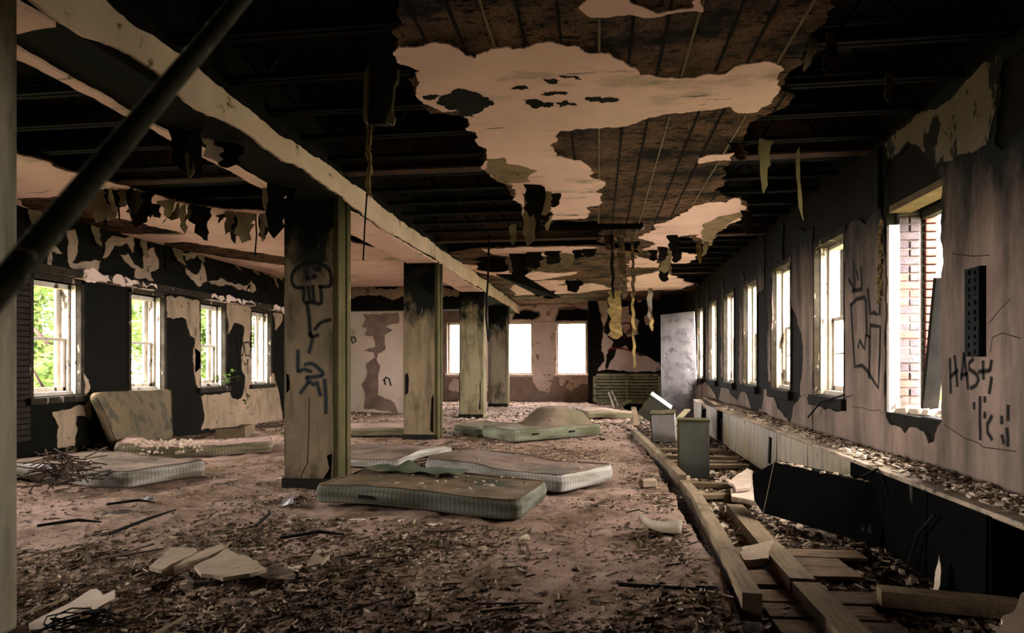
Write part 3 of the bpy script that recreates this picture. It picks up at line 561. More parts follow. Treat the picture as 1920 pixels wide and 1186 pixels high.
# ---- columns
CY = [(2.3, 2.66), (6.4, 6.75), (10.6, 10.95), (15.0, 15.35), (19.1, 19.45)]
CL = ['cut off plastered column at the left edge of the view', 'nearest full plastered column with a sprayed skull drawing on it', 'second plastered column with soot blackened top behind the two front mattresses', 'third plastered column with olive side strip in front of a far left window', 'farthest plastered column beside the bright end windows']
cols = []; cfront = {}
for i, (ya, yb) in enumerate(CY):
    t = thing('column', (-3.0, (ya + yb) / 2, 0), CL[i], 'column', 'row of columns under the beam'); cols.append(t)
    MB().ab((-3.28, ya + .02, -.05), (-2.76, yb - .005, 3.36)).build('core', M_core, t)
    hs = []
    if i == 1: hs = [[(-2.93, .06), (-2.78, .04), (-2.765, .36), (-2.83, .33), (-2.8, .2), (-2.86, .1)], [(-3.285, .98), (-3.24, 1.02), (-3.235, 1.1), (-3.25, 1.18), (-3.285, 1.2)]]
    if i == 2: hs = [[(-3.28, .75), (-3.22, .8), (-3.21, 1.05), (-3.24, 1.15), (-3.28, 1.1)], [(-2.84, .15), (-2.775, .12), (-2.775, .8), (-2.82, .7)], [(-3.2, 2.85), (-2.9, 3.0), (-2.85, 2.9), (-3.1, 2.7), (-3.2, 2.68)]]
    if i == 3: hs = [[(-2.83, .2), (-2.78, .2), (-2.78, .95), (-2.81, .8), (-2.8, .5)]]
    cfront[i] = sheet('front_plaster', M_col[i], lambda u, v, w, ya=ya: Vector((u, ya + .02 - w, v)), [(-3.3, -.04), (-2.76, -.04), (-2.76, 3.33), (-3.3, 3.36)], 0, .02, t, .12, .015, holes=hs, pix=False, seed=i)
    MB().ab((-3.3, ya + .0, -.04), (-3.28, yb, 3.34)).build('side_plaster', M_col[i], t)
    MB().ab((-3.3, yb - .005, -.04), (-2.76, yb + .015, 3.34)).build('back_plaster', M_col[i], t)
    if i == 0:
        MB().ab((-2.76, ya, -.04), (-2.7, yb, 3.34)).build('right_plaster', M_col[0], t)
    else:
        m = M_trimwood if i < 3 else M_col[3]
        w = (yb - ya) / 3
        for k in range(3): MB().ab((-2.76, ya + .004 + k * w, .0), (-2.7 - (.012 if k == 1 else 0), ya + (k + 1) * w - .008, 3.34), .004).build('side_board', m, t)
    MB().ab((-3.32, ya - .02, -.05), (-2.72, ya + .01, .09)).build('plinth', M_core, t)
K1 = lambda p: zm(p, 530, 330, 3.826)
K2 = lambda p: zm(p, 530, 620, 3.826)
sk = [[(135, 800), (90, 795), (65, 750), (75, 690), (130, 640), (200, 615), (270, 625), (330, 670), (350, 730), (340, 785), (300, 792), (268, 790)], [(150, 800), (152, 850), (155, 900), (210, 905), (275, 910), (272, 800)], [(185, 800), (195, 890)], [(215, 790), (225, 890)],
      [(175, 920), (188, 1000), (195, 1090), (205, 1150), (250, 1140)], [(235, 1095), (262, 1060), (300, 1040), (340, 1030)], [(246, 665), (256, 665)], [(224, 720), (232, 720)], [(180, 730), (187, 730)]]
for j, g in enumerate(sk): ribbon('graffiti_stroke', M_spray, ('Y', 6.4), smooth_path(K1(g)), .034 if j < 6 else .045, cfront[1], t=.002)
for g in [[(195, 20), (212, 60), (190, 150)], [(110, 145), (110, 220), (112, 290), (150, 275), (200, 290)], [(165, 240), (220, 238), (290, 310), (230, 330), (170, 335), (220, 385)], [(180, 375), (130, 440)], [(300, 355), (308, 470), (310, 585)], [(245, 370), (270, 460)]]:
    ribbon('graffiti_stroke', M_spray2, ('Y', 6.4), smooth_path(K2(g)), .034, cfront[1], t=.002)
# a crack running down the nearest column
ribbon('crack', M_core, ('Y', 6.4), K2([(190, 480), (188, 700), (180, 900), (178, 950), (140, 1020), (112, 1100)]), .008, cfront[1], t=.0015)

# ---- windows
WN = [0]
def window(loc, axis, a, b, z0, z1, depth, label, sashes, m, pane=False, muntin=0, stileside=True):
    WN[0] += 1; t = sempty('window_%d' % WN[0], loc, label, 'window')
    # axis 'x': wall plane is x = const (depth = x position of the frame centre), runs along y; 'y' likewise
    def bx(u0, u1, v0, v1, d0, d1, name, mm, par=t):
        mb = MB()
        if axis == 'x': mb.ab((depth + d0, u0, v0), (depth + d1, u1, v1), .004)
        else: mb.ab((u0, depth + d0, v0), (u1, depth + d1, v1), .004)
        return mb.build(name, mm, par)
    bx(a, a + .07, z0, z1, -.06, .06, 'jamb', m); bx(b - .07, b, z0, z1, -.06, .06, 'jamb', m); bx(a, b, z1 - .07, z1, -.06, .06, 'head', m); bx(a - .02, b + .02, z0 - .01, z0 + .05, -.1, .1, 'sill', m)
    mid = z0 + (z1 - z0) * .5
    if sashes:
        sa = bpy.data.objects.new('lower_sash', None); COL.objects.link(sa); sa.parent = t; OFF[sa.name] = OFF[t.name]
        s = bx(a + .07, b - .07, mid - .025, mid + .02, -.02, .03, 'meeting_rail', m)
        bx(a + .07, a + .115, z0 + .05, mid, -.02, .02, 'sash_stile', m, sa); bx(b - .115, b - .07, z0 + .05, mid, -.02, .02, 'sash_stile', m, sa); bx(a + .07, b - .07, z0 + .05, z0 + .11, -.02, .02, 'bottom_rail', m, sa)
        for k in range(muntin):
            u = a + .1 + (b - a - .2) * (k + 1) / (muntin + 1); bx(u - .012, u + .012, z0 + .1, mid, -.012, .012, 'muntin', m, sa)
            bx(a + .1, b - .1, (z0 + mid) / 2 + .03, (z0 + mid) / 2 + .05, -.012, .012, 'muntin', m, sa)
        if pane: bx(a + .1, b - .1, z0 + .1, mid, -.003, .003, 'pane', M_pane, sa)
    return t
for i, (a, b) in enumerate(RWIN):
    if i < 1: continue
    lab = ['second right window with milky panes and a meeting rail', 'third window along the right wall with pale sash', 'fourth window along the right wall above its stone sill', 'fifth right window overgrown by a green creeper', 'sixth narrow looking window towards the far end of the right wall', 'last right window beside the leaning steel panel'][i - 1]
    t = window((XR + .16, (a + b) / 2, RS), 'x', a, b, RS, RH, XR + .2, lab, i < 5, M_white, pane=i < 4, muntin=1 if i in (1, 2) else 0)
    MB().ab((XR - .07, a - .06, RS - .13), (XR + .1, b + .06, RS - .005), .01).build('stone_sill', M_scr, t)
    for yy in (a, b):
        MB().ab((XR - .02, yy - .02, RS - .02), (XR + .05, yy + .02, RH + .03), .004).build('architrave', M_frame, t)
        MB().ab((XR + .055, yy - .03 if yy == b else yy, RS), (XR + .14, yy if yy == b else yy + .03, RH), .004).build('lining', M_white, t)
    MB().ab((XR - .015, a - .03, RH - .03), (XR + .14, b + .03, RH + .04), .004).build('architrave', M_frame, t)
t = w0 = sempty('window_0', (XR + .3, 5.74, RS), 'nearest right window stripped of its sashes with bare brick reveal', 'window')
MB().ab((XR + .28, 5.25, 2.6), (XR + .36, 6.23, 2.72)).build('head', M_frame, t)
MB().ab((XR + .0, 5.25, .77), (XR + .12, 5.62, .87), .01).build('sill_block', M_soot, t)
for i, (a, b) in enumerate(LWIN):
    if i < 2: continue
    lab = ['left window hidden behind the nearest column', 'leftmost visible window with a leafy shrub outside', 'left window above the mattress leaning on the wall', 'left window with a green vine reaching in over the sill', 'left window nearest to the skull column, without its pane'][i - 2]
    t = window((XL - .16, (a + b) / 2, LS), 'x', a, b, LS, LH, XL - .22, lab, i < 6, M_white)
    for yy in (a, b):
        MB().ab((XL - .06, yy - .03, LS), (XL + .015, yy + .03, LH + .06), .004).build('architrave', M_frame, t)
        MB().ab((XL - .15, yy - .035, LS), (XL - .07, yy + .035, LH), .004).build('lining', M_frame if yy == a else M_white, t)
    MB().ab((XL - .16, a - .03, LH), (XL + .015, b + .03, LH + .08), .004).build('architrave', M_frame, t)
    MB().ab((XL - .2, a - .08, LS - .1), (XL + .08, b + .08, LS - .01), .008).build('stool', M_frame, t)
    MB().ab((XL - .32, b - .14, LS + .02), (XL - .28, b - .07, LH), .004).build('blind_stop', M_white, t)
for i, (a, b) in enumerate(EWIN):
    lab = ['far end window seen between the second and third columns', 'far end window right of the last column', 'right hand far end window beside the scorched pier'][i]
    t = window(((a + b) / 2, YE + .16, ES), 'y', a, b, ES, EH, YE + .2, lab, False, M_white)
    MB().ab((a - .06, YE - .07, ES - .09), (b + .06, YE + .1, ES - .005), .008).build('stone_sill', M_endp, t)

# ================================================================ THINGS
def sms(x, a, b): x = min(1, max(0, (x - a) / (b - a))); return x * x * (3 - 2 * x)
def mattress(c, th, m, label, hf=None, seed=0, piping=True, bulge=.018, handles=(), sag=.012):
    c = [Vector(p) for p in c]; e1 = (c[1] - c[0]); e2 = (c[3] - c[0]); l1, l2 = e1.length, e2.length; nrm = e1.cross(e2).normalized()
    root = thing('mattress', sum(c, Vector()) / 4, label, 'mattress', 'abandoned mattresses')
    P = lambda s, t: c[0] * (1 - s) * (1 - t) + c[1] * s * (1 - t) + c[2] * s * t + c[3] * (1 - s) * t
    rad = .07; loop = []; per = [0.0]
    n1, n2 = 26, 14
    def corner(cx, cy, a0): return [(cx + rad * math.cos(a0 + k * math.pi / 10), cy + rad * math.sin(a0 + k * math.pi / 10)) for k in range(6)]
    cs = [corner(rad, rad, math.pi), corner(l1 - rad, rad, 1.5 * math.pi), corner(l1 - rad, l2 - rad, 0), corner(rad, l2 - rad, .5 * math.pi)]
    for k in range(4):
        a = cs[k]; loop += a; p, q = a[-1], cs[(k + 1) % 4][0]; n = n1 if k % 2 == 0 else n2
        loop += [(p[0] + (q[0] - p[0]) * j / n, p[1] + (q[1] - p[1]) * j / n) for j in range(1, n)]
    n = len(loop); cen = (l1 / 2, l2 / 2)
    for i in range(1, n + 1): a, b = loop[i - 1], loop[i % n]; per.append(per[-1] + math.hypot(a[0] - b[0], a[1] - b[1]))
    H = lambda x, y: (hf(x / l1, y / l2) if hf else 0)
    def pt(x, y, z): return P(x / l1, y / l2) + nrm * z
    mb = MB(); rings = []
    wob = lambda i: .012 * nz(loop[i][0] * 3, loop[i][1] * 3, seed + 5)
    for z, o in ((.0, -.012), (th * .12, .004), (th * .5, bulge), (th * .88, .004), (th * 1.0, -.012)):
        r = []
        for i, (x, y) in enumerate(loop):
            dx, dy = x - cen[0], y - cen[1]; d = math.hypot(dx, dy); k = 1 + (o + wob(i)) / d
            X, Y = cen[0] + dx * k, cen[1] + dy * k; r.append(pt(X, Y, z + H(x, y) + (.012 * nz(X * 2, Y * 2, seed) if z > th * .5 else 0)))
        rings.append(r)
    side = len(rings)
    for f in (.94, .84, .7, .54, .36, .18):
        r = []
        for x, y in loop:
            X, Y = cen[0] + (x - cen[0]) * f, cen[1] + (y - cen[1]) * f
            r.append(pt(X, Y, th + H(X, Y) + .018 * nz(X * 2.2, Y * 2.2, seed) + .006 * nz(X * 9, Y * 9, seed + 2) - sag * (1 - f)))
        rings.append(r)
    vs = [v for r in rings for v in r]; fs = [(j * n + i, j * n + (i + 1) % n, (j + 1) * n + (i + 1) % n, (j + 1) * n + i) for j in range(len(rings) - 1) for i in range(n)]
    vs.append(pt(cen[0], cen[1], th + H(*cen) - sag)); k = len(vs) - 1; fs += [((len(rings) - 1) * n + i, (len(rings) - 1) * n + (i + 1) % n, k) for i in range(n)]
    fs.append(tuple(range(n))[::-1])
    mb.add(vs, fs); o = mb.build('cover', m, root, True); me = o.data; uv = me.uv_layers.new(name='UVMap')
    for p in me.polygons:
        isside = all(v < side * n for v in p.vertices) and len(p.vertices) == 4
        idx = [v % n for v in p.vertices]; wrap = max(idx) - min(idx) > n / 2
        for li in p.loop_indices:
            v = me.loops[li].vertex_index; i = v % n; u = per[n] if (wrap and i == 0) else per[i]
            uv.data[li].uv = (u, 1.0 if isside else 0.0)
    if piping:
        for r in (rings[side - 1], rings[0]): MB().tube([v + nrm * .004 for v in r] + [r[0] + nrm * .004], .006, 5, False).build('piping', m, o, True)
    for s0, s1 in handles:
        a, b = pt(l1 * s0, -.028, th * .55), pt(l1 * s1, -.028, th * .55); mb = MB().bar(a, b, .006, .03, nrm)
        mb.build('handle', M_soot, o)
    return root
fz = lambda p, dz=0: Vector((p[0], p[1], dz))
# two front mattresses
d1, n1_ = Vector((.985, -.174, 0)), Vector((.174, .985, 0))
A = Vector((-2.57, 5.56, .03)); mA = mattress([A, A + d1 * 1.95, A + d1 * 1.95 + n1_ * .92, A + n1_ * .92], .16, MM1, 'nearest grey-green striped mattress lying at the foot of the skull column', lambda s, t: .02 * math.sin(s * 5) + .03 * max(0, t - .6) * (1 - s), 1, handles=[(.24, .31)])
Cc = Vector((-.36, 6.24, .03)); e2 = Vector((.56, .828, 0)); e1 = Vector((-.86, .51, 0)).normalized()
mB = mattress([Cc + e1 * 1.9, Cc, Cc + e2 * .93, Cc + e1 * 1.9 + e2 * .93], .17, MM2, 'pale striped mattress lying just behind the nearest one', lambda s, t: .05 * math.sin(t * 3.1) * max(0, .6 - s) + .015 * math.sin(s * 7), 4)
# mossy mattress in the middle with its far end pushed up
E0 = Vector((-1.38, 10.25, .03)); r1 = Vector((.745, .667, 0)); l1 = Vector((-.667, .745, 0))
mattress([E0, E0 + r1 * 1.92, E0 + r1 * 1.92 + l1 * .95, E0 + l1 * .95], .19, MM3, 'mossy green mattress in mid room with its far end humped up', lambda s, t: .27 * sms(s, .38, .68) * sms(t, .15, .6) * (1 - .25 * sms(s, .8, 1)), 8, handles=[(.2, .27), (.6, .67)])
E1 = Vector((-2.6, 11.35, .03)); mattress([E1, E1 + Vector((.5, -.35, 0)), E1 + Vector((1.0, .5, 0)), E1 + Vector((.3, .9, 0))], .15, MM3, 'dark end of a mattress tucked behind the mossy green one', None, 9)
# mattress leaning on the left wall
a = FX(206, 838, -6.95); b = FX(312, 826, -6.95); cc = FX(309, 733, -7.22); dd = FX(165, 741, -7.2)
a.z = max(a.z, .03); b.z = max(b.z, .03)
mattress([a, b, cc, dd], .12, MM5, 'stained mattress leaning upright against the left wall below a window', lambda s, t: .05 * math.sin(s * 3.1) * math.sin(t * 3.1), 12, bulge=.03)
# mattresses on the floor on the left
A2 = Vector((-6.43, 7.8, .03)); mT = None; u = Vector((.873, .487, 0)); w = Vector((-.487, .873, 0))
mT = mattress([A2, A2 + u * 1.97, A2 + u * 1.97 + w * .75, A2 + w * .75], .14, MM4, 'torn tan mattress on the floor in front of the leaning one', lambda s, t: -.03 * math.sin(s * 3) + (.05 if s < .12 else 0), 15)
A3 = FZ(238, 914, .02); u = Vector((.3, .95, 0)).normalized(); w = Vector((-.985, .17, 0))
mattress([A3 + w * 1.9, A3, A3 + u * .95, A3 + w * 1.9 + u * .95], .17, MM2, 'flat striped mattress at far left partly under a heap of twigs', lambda s, t: .02 * math.sin(s * 6), 18)
a = FZ(664, 876, .02); mattress([a + Vector((-.55, .1, 0)), a + Vector((.55, .0, 0)), a + Vector((.95, 1.3, 0)), a + Vector((-.2, 1.5, 0))], .1, MM2, 'sagging grey mattress between the skull column and the second column', lambda s, t: .06 * math.sin(t * 3.1), 21)
a = FZ(640, 817, .02); mattress([a, a + Vector((1.15, .2, 0)), a + Vector((.95, 1.2, 0)), a + Vector((-.2, 1.0, 0))], .13, MM4, 'distant mattress lying in front of the pale cross wall', None, 24)
a = FZ(1100, 785, .02); mattress([a, a + Vector((1.3, .2, 0)), a + Vector((1.1, 1.1, 0)), a + Vector((-.2, .9, 0))], .16, MM4, 'distant flat mattress in front of the louvre grille', lambda s, t: .04 * math.sin(s * 5), 27)

# ---- bench like radiator cover along the right wall
XB = 2.2
bn = thing('radiator_cover', (2.4, 9.0, -.1), 'long low radiator cover of green metal panels along the right wall, littered on top', 'radiator cover')
MB().ab((XB - .03, 3.45, .445), (XR - .022, 12.6, .475), .004).build('top', M_dusty, bn)
MB().box((2.39, 14.0, .42), (.4, 2.7, .03), Matrix.Rotation(.03, 3, 'X') @ Matrix.Rotation(-.06, 3, 'Y'), .004).build('top', M_dusty, bn)
rr = random.Random(12); y = 3.95
seams = []
while y < 15.2:
    w = .66 if y < 5.5 else .58
    if not (11.3 < y < 11.9 or 13.0 < y < 13.5):
        tl = rr.uniform(-.02, .05); slot = 8.2 < y + w / 2 < 8.9 or 11.9 < y + w / 2 < 12.4
        o = jag(rect(y + .006, y + w - .006, -.12, .445), 9, 0)
        hs = [rect(y + w * .38, y + w * .62, .02, .36)] if slot else []
        MB().sheet(o, hs, lambda u, v, t, tl=tl: Vector((XB - t + tl * (v - .445), u, v)), 0, .02).build('panel', M_greenp if y > 5.6 else M_black, bn)  # near panels and seams are blackened: their shade is put into the colour
        MB().ab((XB - .006, y - .012, -.12), (XB + .0, y + .006, .44)).build('seam_strip', M_trimwood if y > 5.6 else M_black, bn)
    y += w
MB().ab((XB - .0, 3.5, .43), (XB + .02, 3.96, .446)).build('lip', M_greenp, bn)
MB().ab((2.24, 5.2, -.13), (2.5, 14.5, .3)).build('radiator', M_soot, bn)
# rubble lying on the cover, as loose stuff
def shards(name, n, pos, size, m, label, cat, parent=None, flat=.25, seed=1, stuff=True):
    r = random.Random(seed); vs = []; fs = []
    for _ in range(n):
        x, y, z = pos(r); s = size(r); k = r.choice((4, 5, 5, 6)); a0 = r.random() * 6.28; h = s * flat * r.uniform(.5, 1.4)
        tx, ty = r.uniform(-.35, .35), r.uniform(-.35, .35); b = len(vs); st = r.uniform(.45, 1)
        ca, sa = math.cos(a0), math.sin(a0)
        for top in (0, 1):
            for i in range(k):
                a = 6.28 * i / k + r.uniform(-.3, .3); q = s * r.uniform(.65, 1.05) * (.85 if top else 1); ux, uy = q * math.cos(a), q * math.sin(a) * st
                X, Y = ux * ca - uy * sa, ux * sa + uy * ca; vs.append((x + X, y + Y, z + X * tx + Y * ty + (h if top else -h * .4)))
        fs.append(tuple(b + k + i for i in range(k)))
        for i in range(k): fs.append((b + i, b + (i + 1) % k, b + k + (i + 1) % k, b + k + i))
    o = MB().add(vs, fs).build(name, m, parent)
    if stuff: o['kind'] = 'stuff'
    if label: tag(o, label, cat)
    return o
shards('rubble', 2600, lambda r: (XB + .02 + .32 * r.random() ** .7, r.uniform(3.5, 12.4), .478 + .03 * r.random()), lambda r: .008 + .035 * r.random() ** 2.5, M_slabw, None, None, bn, seed=4)
shards('rubble', 260, lambda r: (XB + .05 + .28 * r.random(), r.choice((r.uniform(4.6, 6.0), r.uniform(3.5, 12))), .478 + .05 * r.random()), lambda r: .01 + .04 * r.random() ** 2, M_litter, None, None, bn, seed=5)
# slipped planks lying on the far end of the cover
for i, (p, q_, lab) in enumerate([((2.3, 12.6, .5), (2.45, 15.2, .52), 'thin board lying along the far top of the radiator cover'), ((2.46, 10.3, .53), (2.42, 12.5, .53), 'loose pale board on the radiator cover below the fourth window')]):
    tag(MB().bar(p, q_, .16, .025, (0, 0, 1), .004).build('board', M_timber), lab, 'board')

# ---- fallen black sheet metal cover leaning on the radiator cover
bc = thing('metal_cover', (1.8, 5.6, -.1), 'large black sheet metal cover fallen against the near radiator panels', 'metal cover')
TL, BL, BR, TR = FY(1452, 868, 5.95), FY(1432, 962, 5.75), FX(1650, 1024, 2.12), FX(1664, 916, 2.14)
def plate(pts, th, name, m, parent):
    a, b, c, d = [Vector(p) for p in pts]; n = (b - a).cross(d - a).normalized() * th
    return MB().add([a, b, c, d, a + n, b + n, c + n, d + n], [(0, 1, 2, 3), (4, 7, 6, 5), (0, 4, 5, 1), (1, 5, 6, 2), (2, 6, 7, 3), (3, 7, 4, 0)]).build(name, m, parent)
TR = BR + (TL - BL) * 1.02; plate([BL, BR, TR, TL], .008, 'front_plate', M_black, bc)
bk = Vector((.1, .3, -.02)); plate([TL, TR, TR + bk * .6, TL + bk], .008, 'top_flange', M_black, bc)
l3 = FY(1412, 890, 6.25); l4 = FY(1416, 938, 6.2); plate([BL, TL, l3, l4], .008, 'end_flap', M_black, bc)
MB().tube([TL, BL], .009, 6).build('folded_edge', M_greenp, bc)
shards('rubble', 60, lambda r: tuple((TL.lerp(TR, r.random()) + bk * r.random() * .5 + Vector((0, 0, .006)))), lambda r: .01 + .03 * r.random(), M_slab, None, None, bc, seed=9)
# bent wire frame standing at the end of the cover
a = FX(1612, 895, 2.16); tag(MB().tube([a, FX(1646, 878, 2.16), FX(1658, 905, 2.16), FX(1662, 930, 2.16)], .008, 6).build('bent_bracket', M_wire), 'bent black bracket sticking up from the radiator cover', 'bracket')
tag(MB().tube([FX(1700, 1068, 2.1), FX(1720, 1000, 2.12), FX(1752, 965, 2.14)], .01, 6).build('metal_rod', M_wire), 'thin dark rod leaning on the near radiator panel', 'rod')
tag(MB().sheet(jag([(0, 0), (.05, 0), (.06, .2), (.02, .3), (-.005, .15)], .03, .1, 3), [], lambda u, v, w: FX(1748, 1128, 2.08) + Vector((.1 * v + w * .3, -u, v)), 0, .01).build('paint_strip', M_slabw), 'pale curled strip of paint standing against the near radiator panel', 'paint strip')

# ---- metal boxes standing in the stripped floor
def metal_box(name, loc, rot, w, d, h, m, label, lid=True):
    t = thing(name, loc, label, 'metal box'); t.rotation_euler = rot; OFF[t.name] = Vector((0, 0, 0))
    MB().ab((-w / 2, -d / 2, 0), (w / 2, d / 2, h), .008).build('body', m, t)
    MB().ab((-w / 2 - .012, -d / 2 - .012, h - .02), (w / 2 + .012, d / 2 + .012, h + .006), .004).build('rim', M_trimwood if lid else m, t)
    MB().ab((-w / 2 - .004, -d / 2 - .004, 0), (-w / 2 + .02, -d / 2 + .0, h - .02)).build('corner_strip', M_trimwood, t)
    MB().ab((w / 2 - .02, -d / 2 - .004, 0), (w / 2 + .004, -d / 2 + .0, h - .02)).build('corner_strip', m, t)
    return t
metal_box('metal_box', (1.2, 8.42, -.15), (0, 0, -.12), .38, .3, .74, M_cab, 'tall grey-green steel box standing upright beside the long timber')
metal_box('metal_box', (1.2, 12.0, -.1), (.12, -.05, -.2), .42, .32, .52, M_cabl, 'pale steel box standing behind the tall grey-green one')
metal_box('metal_box', (1.05, 14.0, .12), (.2, .62, -.1), .5, .3, .5, M_cab, 'steel box tipped over on its corner near the louvre grille', False)

# ---- big mottled panel leaning near the end of the right wall
pl = thing('leaning_panel', (2.1, 17.0, -.1), 'large mottled grey steel panel leaning at the far right corner', 'panel')
a, b = FY(1239, 590, 17.25), FY(1300, 583, 17.25)
mb = MB(); B0, B1 = Vector((1.62, 16.9, -.1)), Vector((2.5, 16.9, -.1))
plate([B0, B1, b, a], -.05, 'sheet', M_panel, pl)
plate([B1 + Vector((.003, 0, 0)), B1 + Vector((.03, .05, 0)), b + Vector((.03, .05, 0)), b + Vector((.003, 0, 0))], .01, 'edge_fold', M_cabl, pl)

# ---- timbers, planks and rods in the stripped floor
def timber(name, pts, w, h, m, label, cat='timber', group=None):
    mb = MB()
    p = [Vector(q) for q in pts]; n = len(p); vs = []
    for i, q in enumerate(p):
        d = (p[min(i + 1, n - 1)] - p[max(i - 1, 0)]).normalized(); x = d.cross(Vector((0, 0, 1))).normalized() * w / 2; z = Vector((0, 0, h / 2)); vs += [q - x - z, q + x - z, q + x + z, q - x + z]
    fs = [(4 * i + k, 4 * i + (k + 1) % 4, 4 * i + 4 + (k + 1) % 4, 4 * i + 4 + k) for i in range(n - 1) for k in range(4)] + [(3, 2, 1, 0), tuple(4 * (n - 1) + k for k in range(4))]
    o = mb.add(vs, fs).build(name, m); return tag(o, label, cat, group)
timber('timber', [(.64, 11.9, .02), (.74, 10.2, .02), (.84, 8.6, .0), (.92, 7.25, -.01)], .09, .17, M_timber, 'far long timber beside the stripped floor, ending at the tall steel box')
timber('timber', [(.93, 7.2, -.05), (.93, 6.3, -.02), (.87, 4.9, .0), (.8, 3.5, .02)], .1, .15, M_timber, 'near long timber edging the stripped floor with a dark sawn end')
timber('timber', [(1.3, 6.4, -.1), (1.27, 5.2, -.09), (1.24, 4.12, -.06)], .15, .09, M_timber, 'broad nailed board lying between the planks in the stripped floor')
timber('timber', [(1.25, 4.1, -.08), (1.27, 2.6, -.08)], .16, .1, M_timber, 'short timber at the bottom edge continuing the nailed board')
timber('timber', [(1.62, 3.98, -.05), (2.3, 3.86, -.05)], .12, .09, M_timber, 'short pale timber lying below the near end of the radiator cover')
timber('timber', [(.72, 12.4, .1), (.75, 13.9, .35)], .1, .05, M_timber, 'narrow board leaning on the tipped steel box')
timber('board', [(1.32, 12.6, .02), (1.8, 13.4, .36)], .12, .03, M_greenp, 'pale board leaning on the broken far radiator panels', 'board')
for i in range(10):
    y = 2.9 + i * .235 + rr.uniform(-.02, .02); xa = .95; xb = 1.16 if i % 4 == 2 else rr.uniform(1.55, 2.0)
    o = MB().box(((xa + xb) / 2, y, -.115 + rr.uniform(-.01, .012)), (xb - xa, .2, .024), Matrix.Rotation(rr.uniform(-.03, .03), 3, 'Z') @ Matrix.Rotation(rr.uniform(-.02, .02), 3, 'Y'), .003).build('floor_plank', M_plank)
    tag(o, 'worn floor plank laid crosswise beside the near long timber', 'plank', 'floor planks of the stripped strip')
for i, y in enumerate((8.9, 9.25, 9.8, 10.5, 7.6, 6.9)):
    o = MB().bar((.95, y, -.09), (1.9 + .2 * rr.random(), y + rr.uniform(-.15, .15), -.09 + .03 * rr.random()), .12, .05, (0, 0, 1), .004).build('floor_batten', M_timber)
    tag(o, ['batten crosswise just behind the tall steel box', 'second batten behind the tall steel box', 'third batten behind the tall steel box', 'farthest batten behind the tall steel box, nearest the pale box', 'batten crosswise just in front of the tall steel box', 'batten crosswise between the tall steel box and the black metal cover'][i], 'batten', 'battens around the tall steel box')
tag(MB().tube([FZ(1160, 1095, .03), FZ(1345, 1107, .03)], .012, 8).build('iron_bar', M_wire), 'straight dark iron bar lying on the dirt in the foreground', 'bar')
tag(MB().tube([FZ(1305, 1099, .04), FZ(1400, 1105, -.0)], .008, 6).build('iron_bar', M_wire), 'thin dark rod poking under the near long timber', 'bar')
def curl(name, p0, du, dv, curlz, m, label, cat, n=8, th=.004):
    mb = MB(); vs = []
    for i in range(n + 1):
        s = i / n; q = p0 + du * s + Vector((0, 0, curlz(s)))
        vs += [q, q + dv * (1 - .5 * s), q + Vector((0, 0, th)), q + dv * (1 - .5 * s) + Vector((0, 0, th))]
    fs = []
    for i in range(n):
        a = 4 * i; b = a + 4; fs += [(a, a + 1, b + 1, b), (a + 2, b + 2, b + 3, a + 3), (a, b, b + 2, a + 2), (a + 1, a + 3, b + 3, b + 1)]
    fs += [(0, 2, 3, 1), (4 * n, 4 * n + 1, 4 * n + 3, 4 * n + 2)]
    return tag(mb.add(vs, fs).build(name, m, None, True), label, cat)
p = FZ(1278, 1000, .03); curl('paper_sheet', p, FZ(1196, 1000, .03) - p, Vector((.05, .34, .02)), lambda s: .1 * s ** 3, M_paper, 'curled sheet of brownish paper beside the near long timber', 'paper')

# ---- broken plaster slabs in the left foreground
def slab(pts, z, th, m, label, tilt=(0, 0), seed=1, amp=.08, seg=.05):
    q = [FZ(p[0], p[1], z) for p in pts]; cx = sum(v.x for v in q) / len(q); cyy = sum(v.y for v in q) / len(q)
    o = MB().sheet(jag([(v.x, v.y) for v in q], seg, amp, seed), [], lambda u, v, w: Vector((u, v, z + w + (u - cx) * tilt[0] + (v - cyy) * tilt[1])), 0, th).build('plaster_slab', m)
    return tag(o, label, 'plaster slab', 'broken plaster slabs')
Z8 = lambda p: zm(p, 260, 960, 4.8); Z7 = lambda p: zm(p, 0, 960, 5.247)
slab(Z8([(500, 510), (800, 375), (1150, 545), (1000, 580), (760, 605), (560, 570)]), .09, .022, M_slab, 'large kite shaped plaster slab propped in the left foreground', (.02, .08))
slab(Z8([(315, 495), (760, 345), (780, 382), (580, 440)]), .085, .03, M_slab, 'long narrow plaster slab beside the kite shaped one', (0, .12), 2)
slab(Z8([(95, 510), (270, 360), (510, 365), (520, 395), (210, 535)]), .06, .025, M_slab, 'brownish plaster slab at the left end of the slab group', (0, .05), 3)
slab(Z8([(1050, 600), (1150, 550), (1250, 520), (1380, 560), (1400, 660), (1200, 650)]), .05, .03, M_litter, 'dark mossy slab at the right end of the slab group', (.05, 0), 4)
slab(Z7([(285, 1120), (640, 960), (700, 935), (890, 820), (950, 815), (1000, 850), (1010, 872), (1130, 825), (1130, 860), (900, 970), (720, 1012), (560, 1110), (420, 1170), (295, 1180)]), .07, .025, M_slabw, 'long white plaster slab cracked in three at the lower left', (0, .05), 5, .03)
slab(Z8([(1510, 480), (1590, 405), (1650, 440), (1720, 425), (1640, 465)]), .08, .02, M_slab, 'small pinkish slab tilted up right of the slab group', (0, .3), 6)
slab(Z8([(1340, 510), (1390, 500), (1480, 510), (1410, 555), (1370, 550)]), .05, .02, M_slabw, 'small pale slab just right of the dark mossy slab', (0, .1), 7)
slab([(1868, 1190), (1925, 1120), (1990, 1150), (1950, 1240)], -.02, .03, M_slabw, 'pale slab corner at the lower right edge of the view', (0, .1), 8)
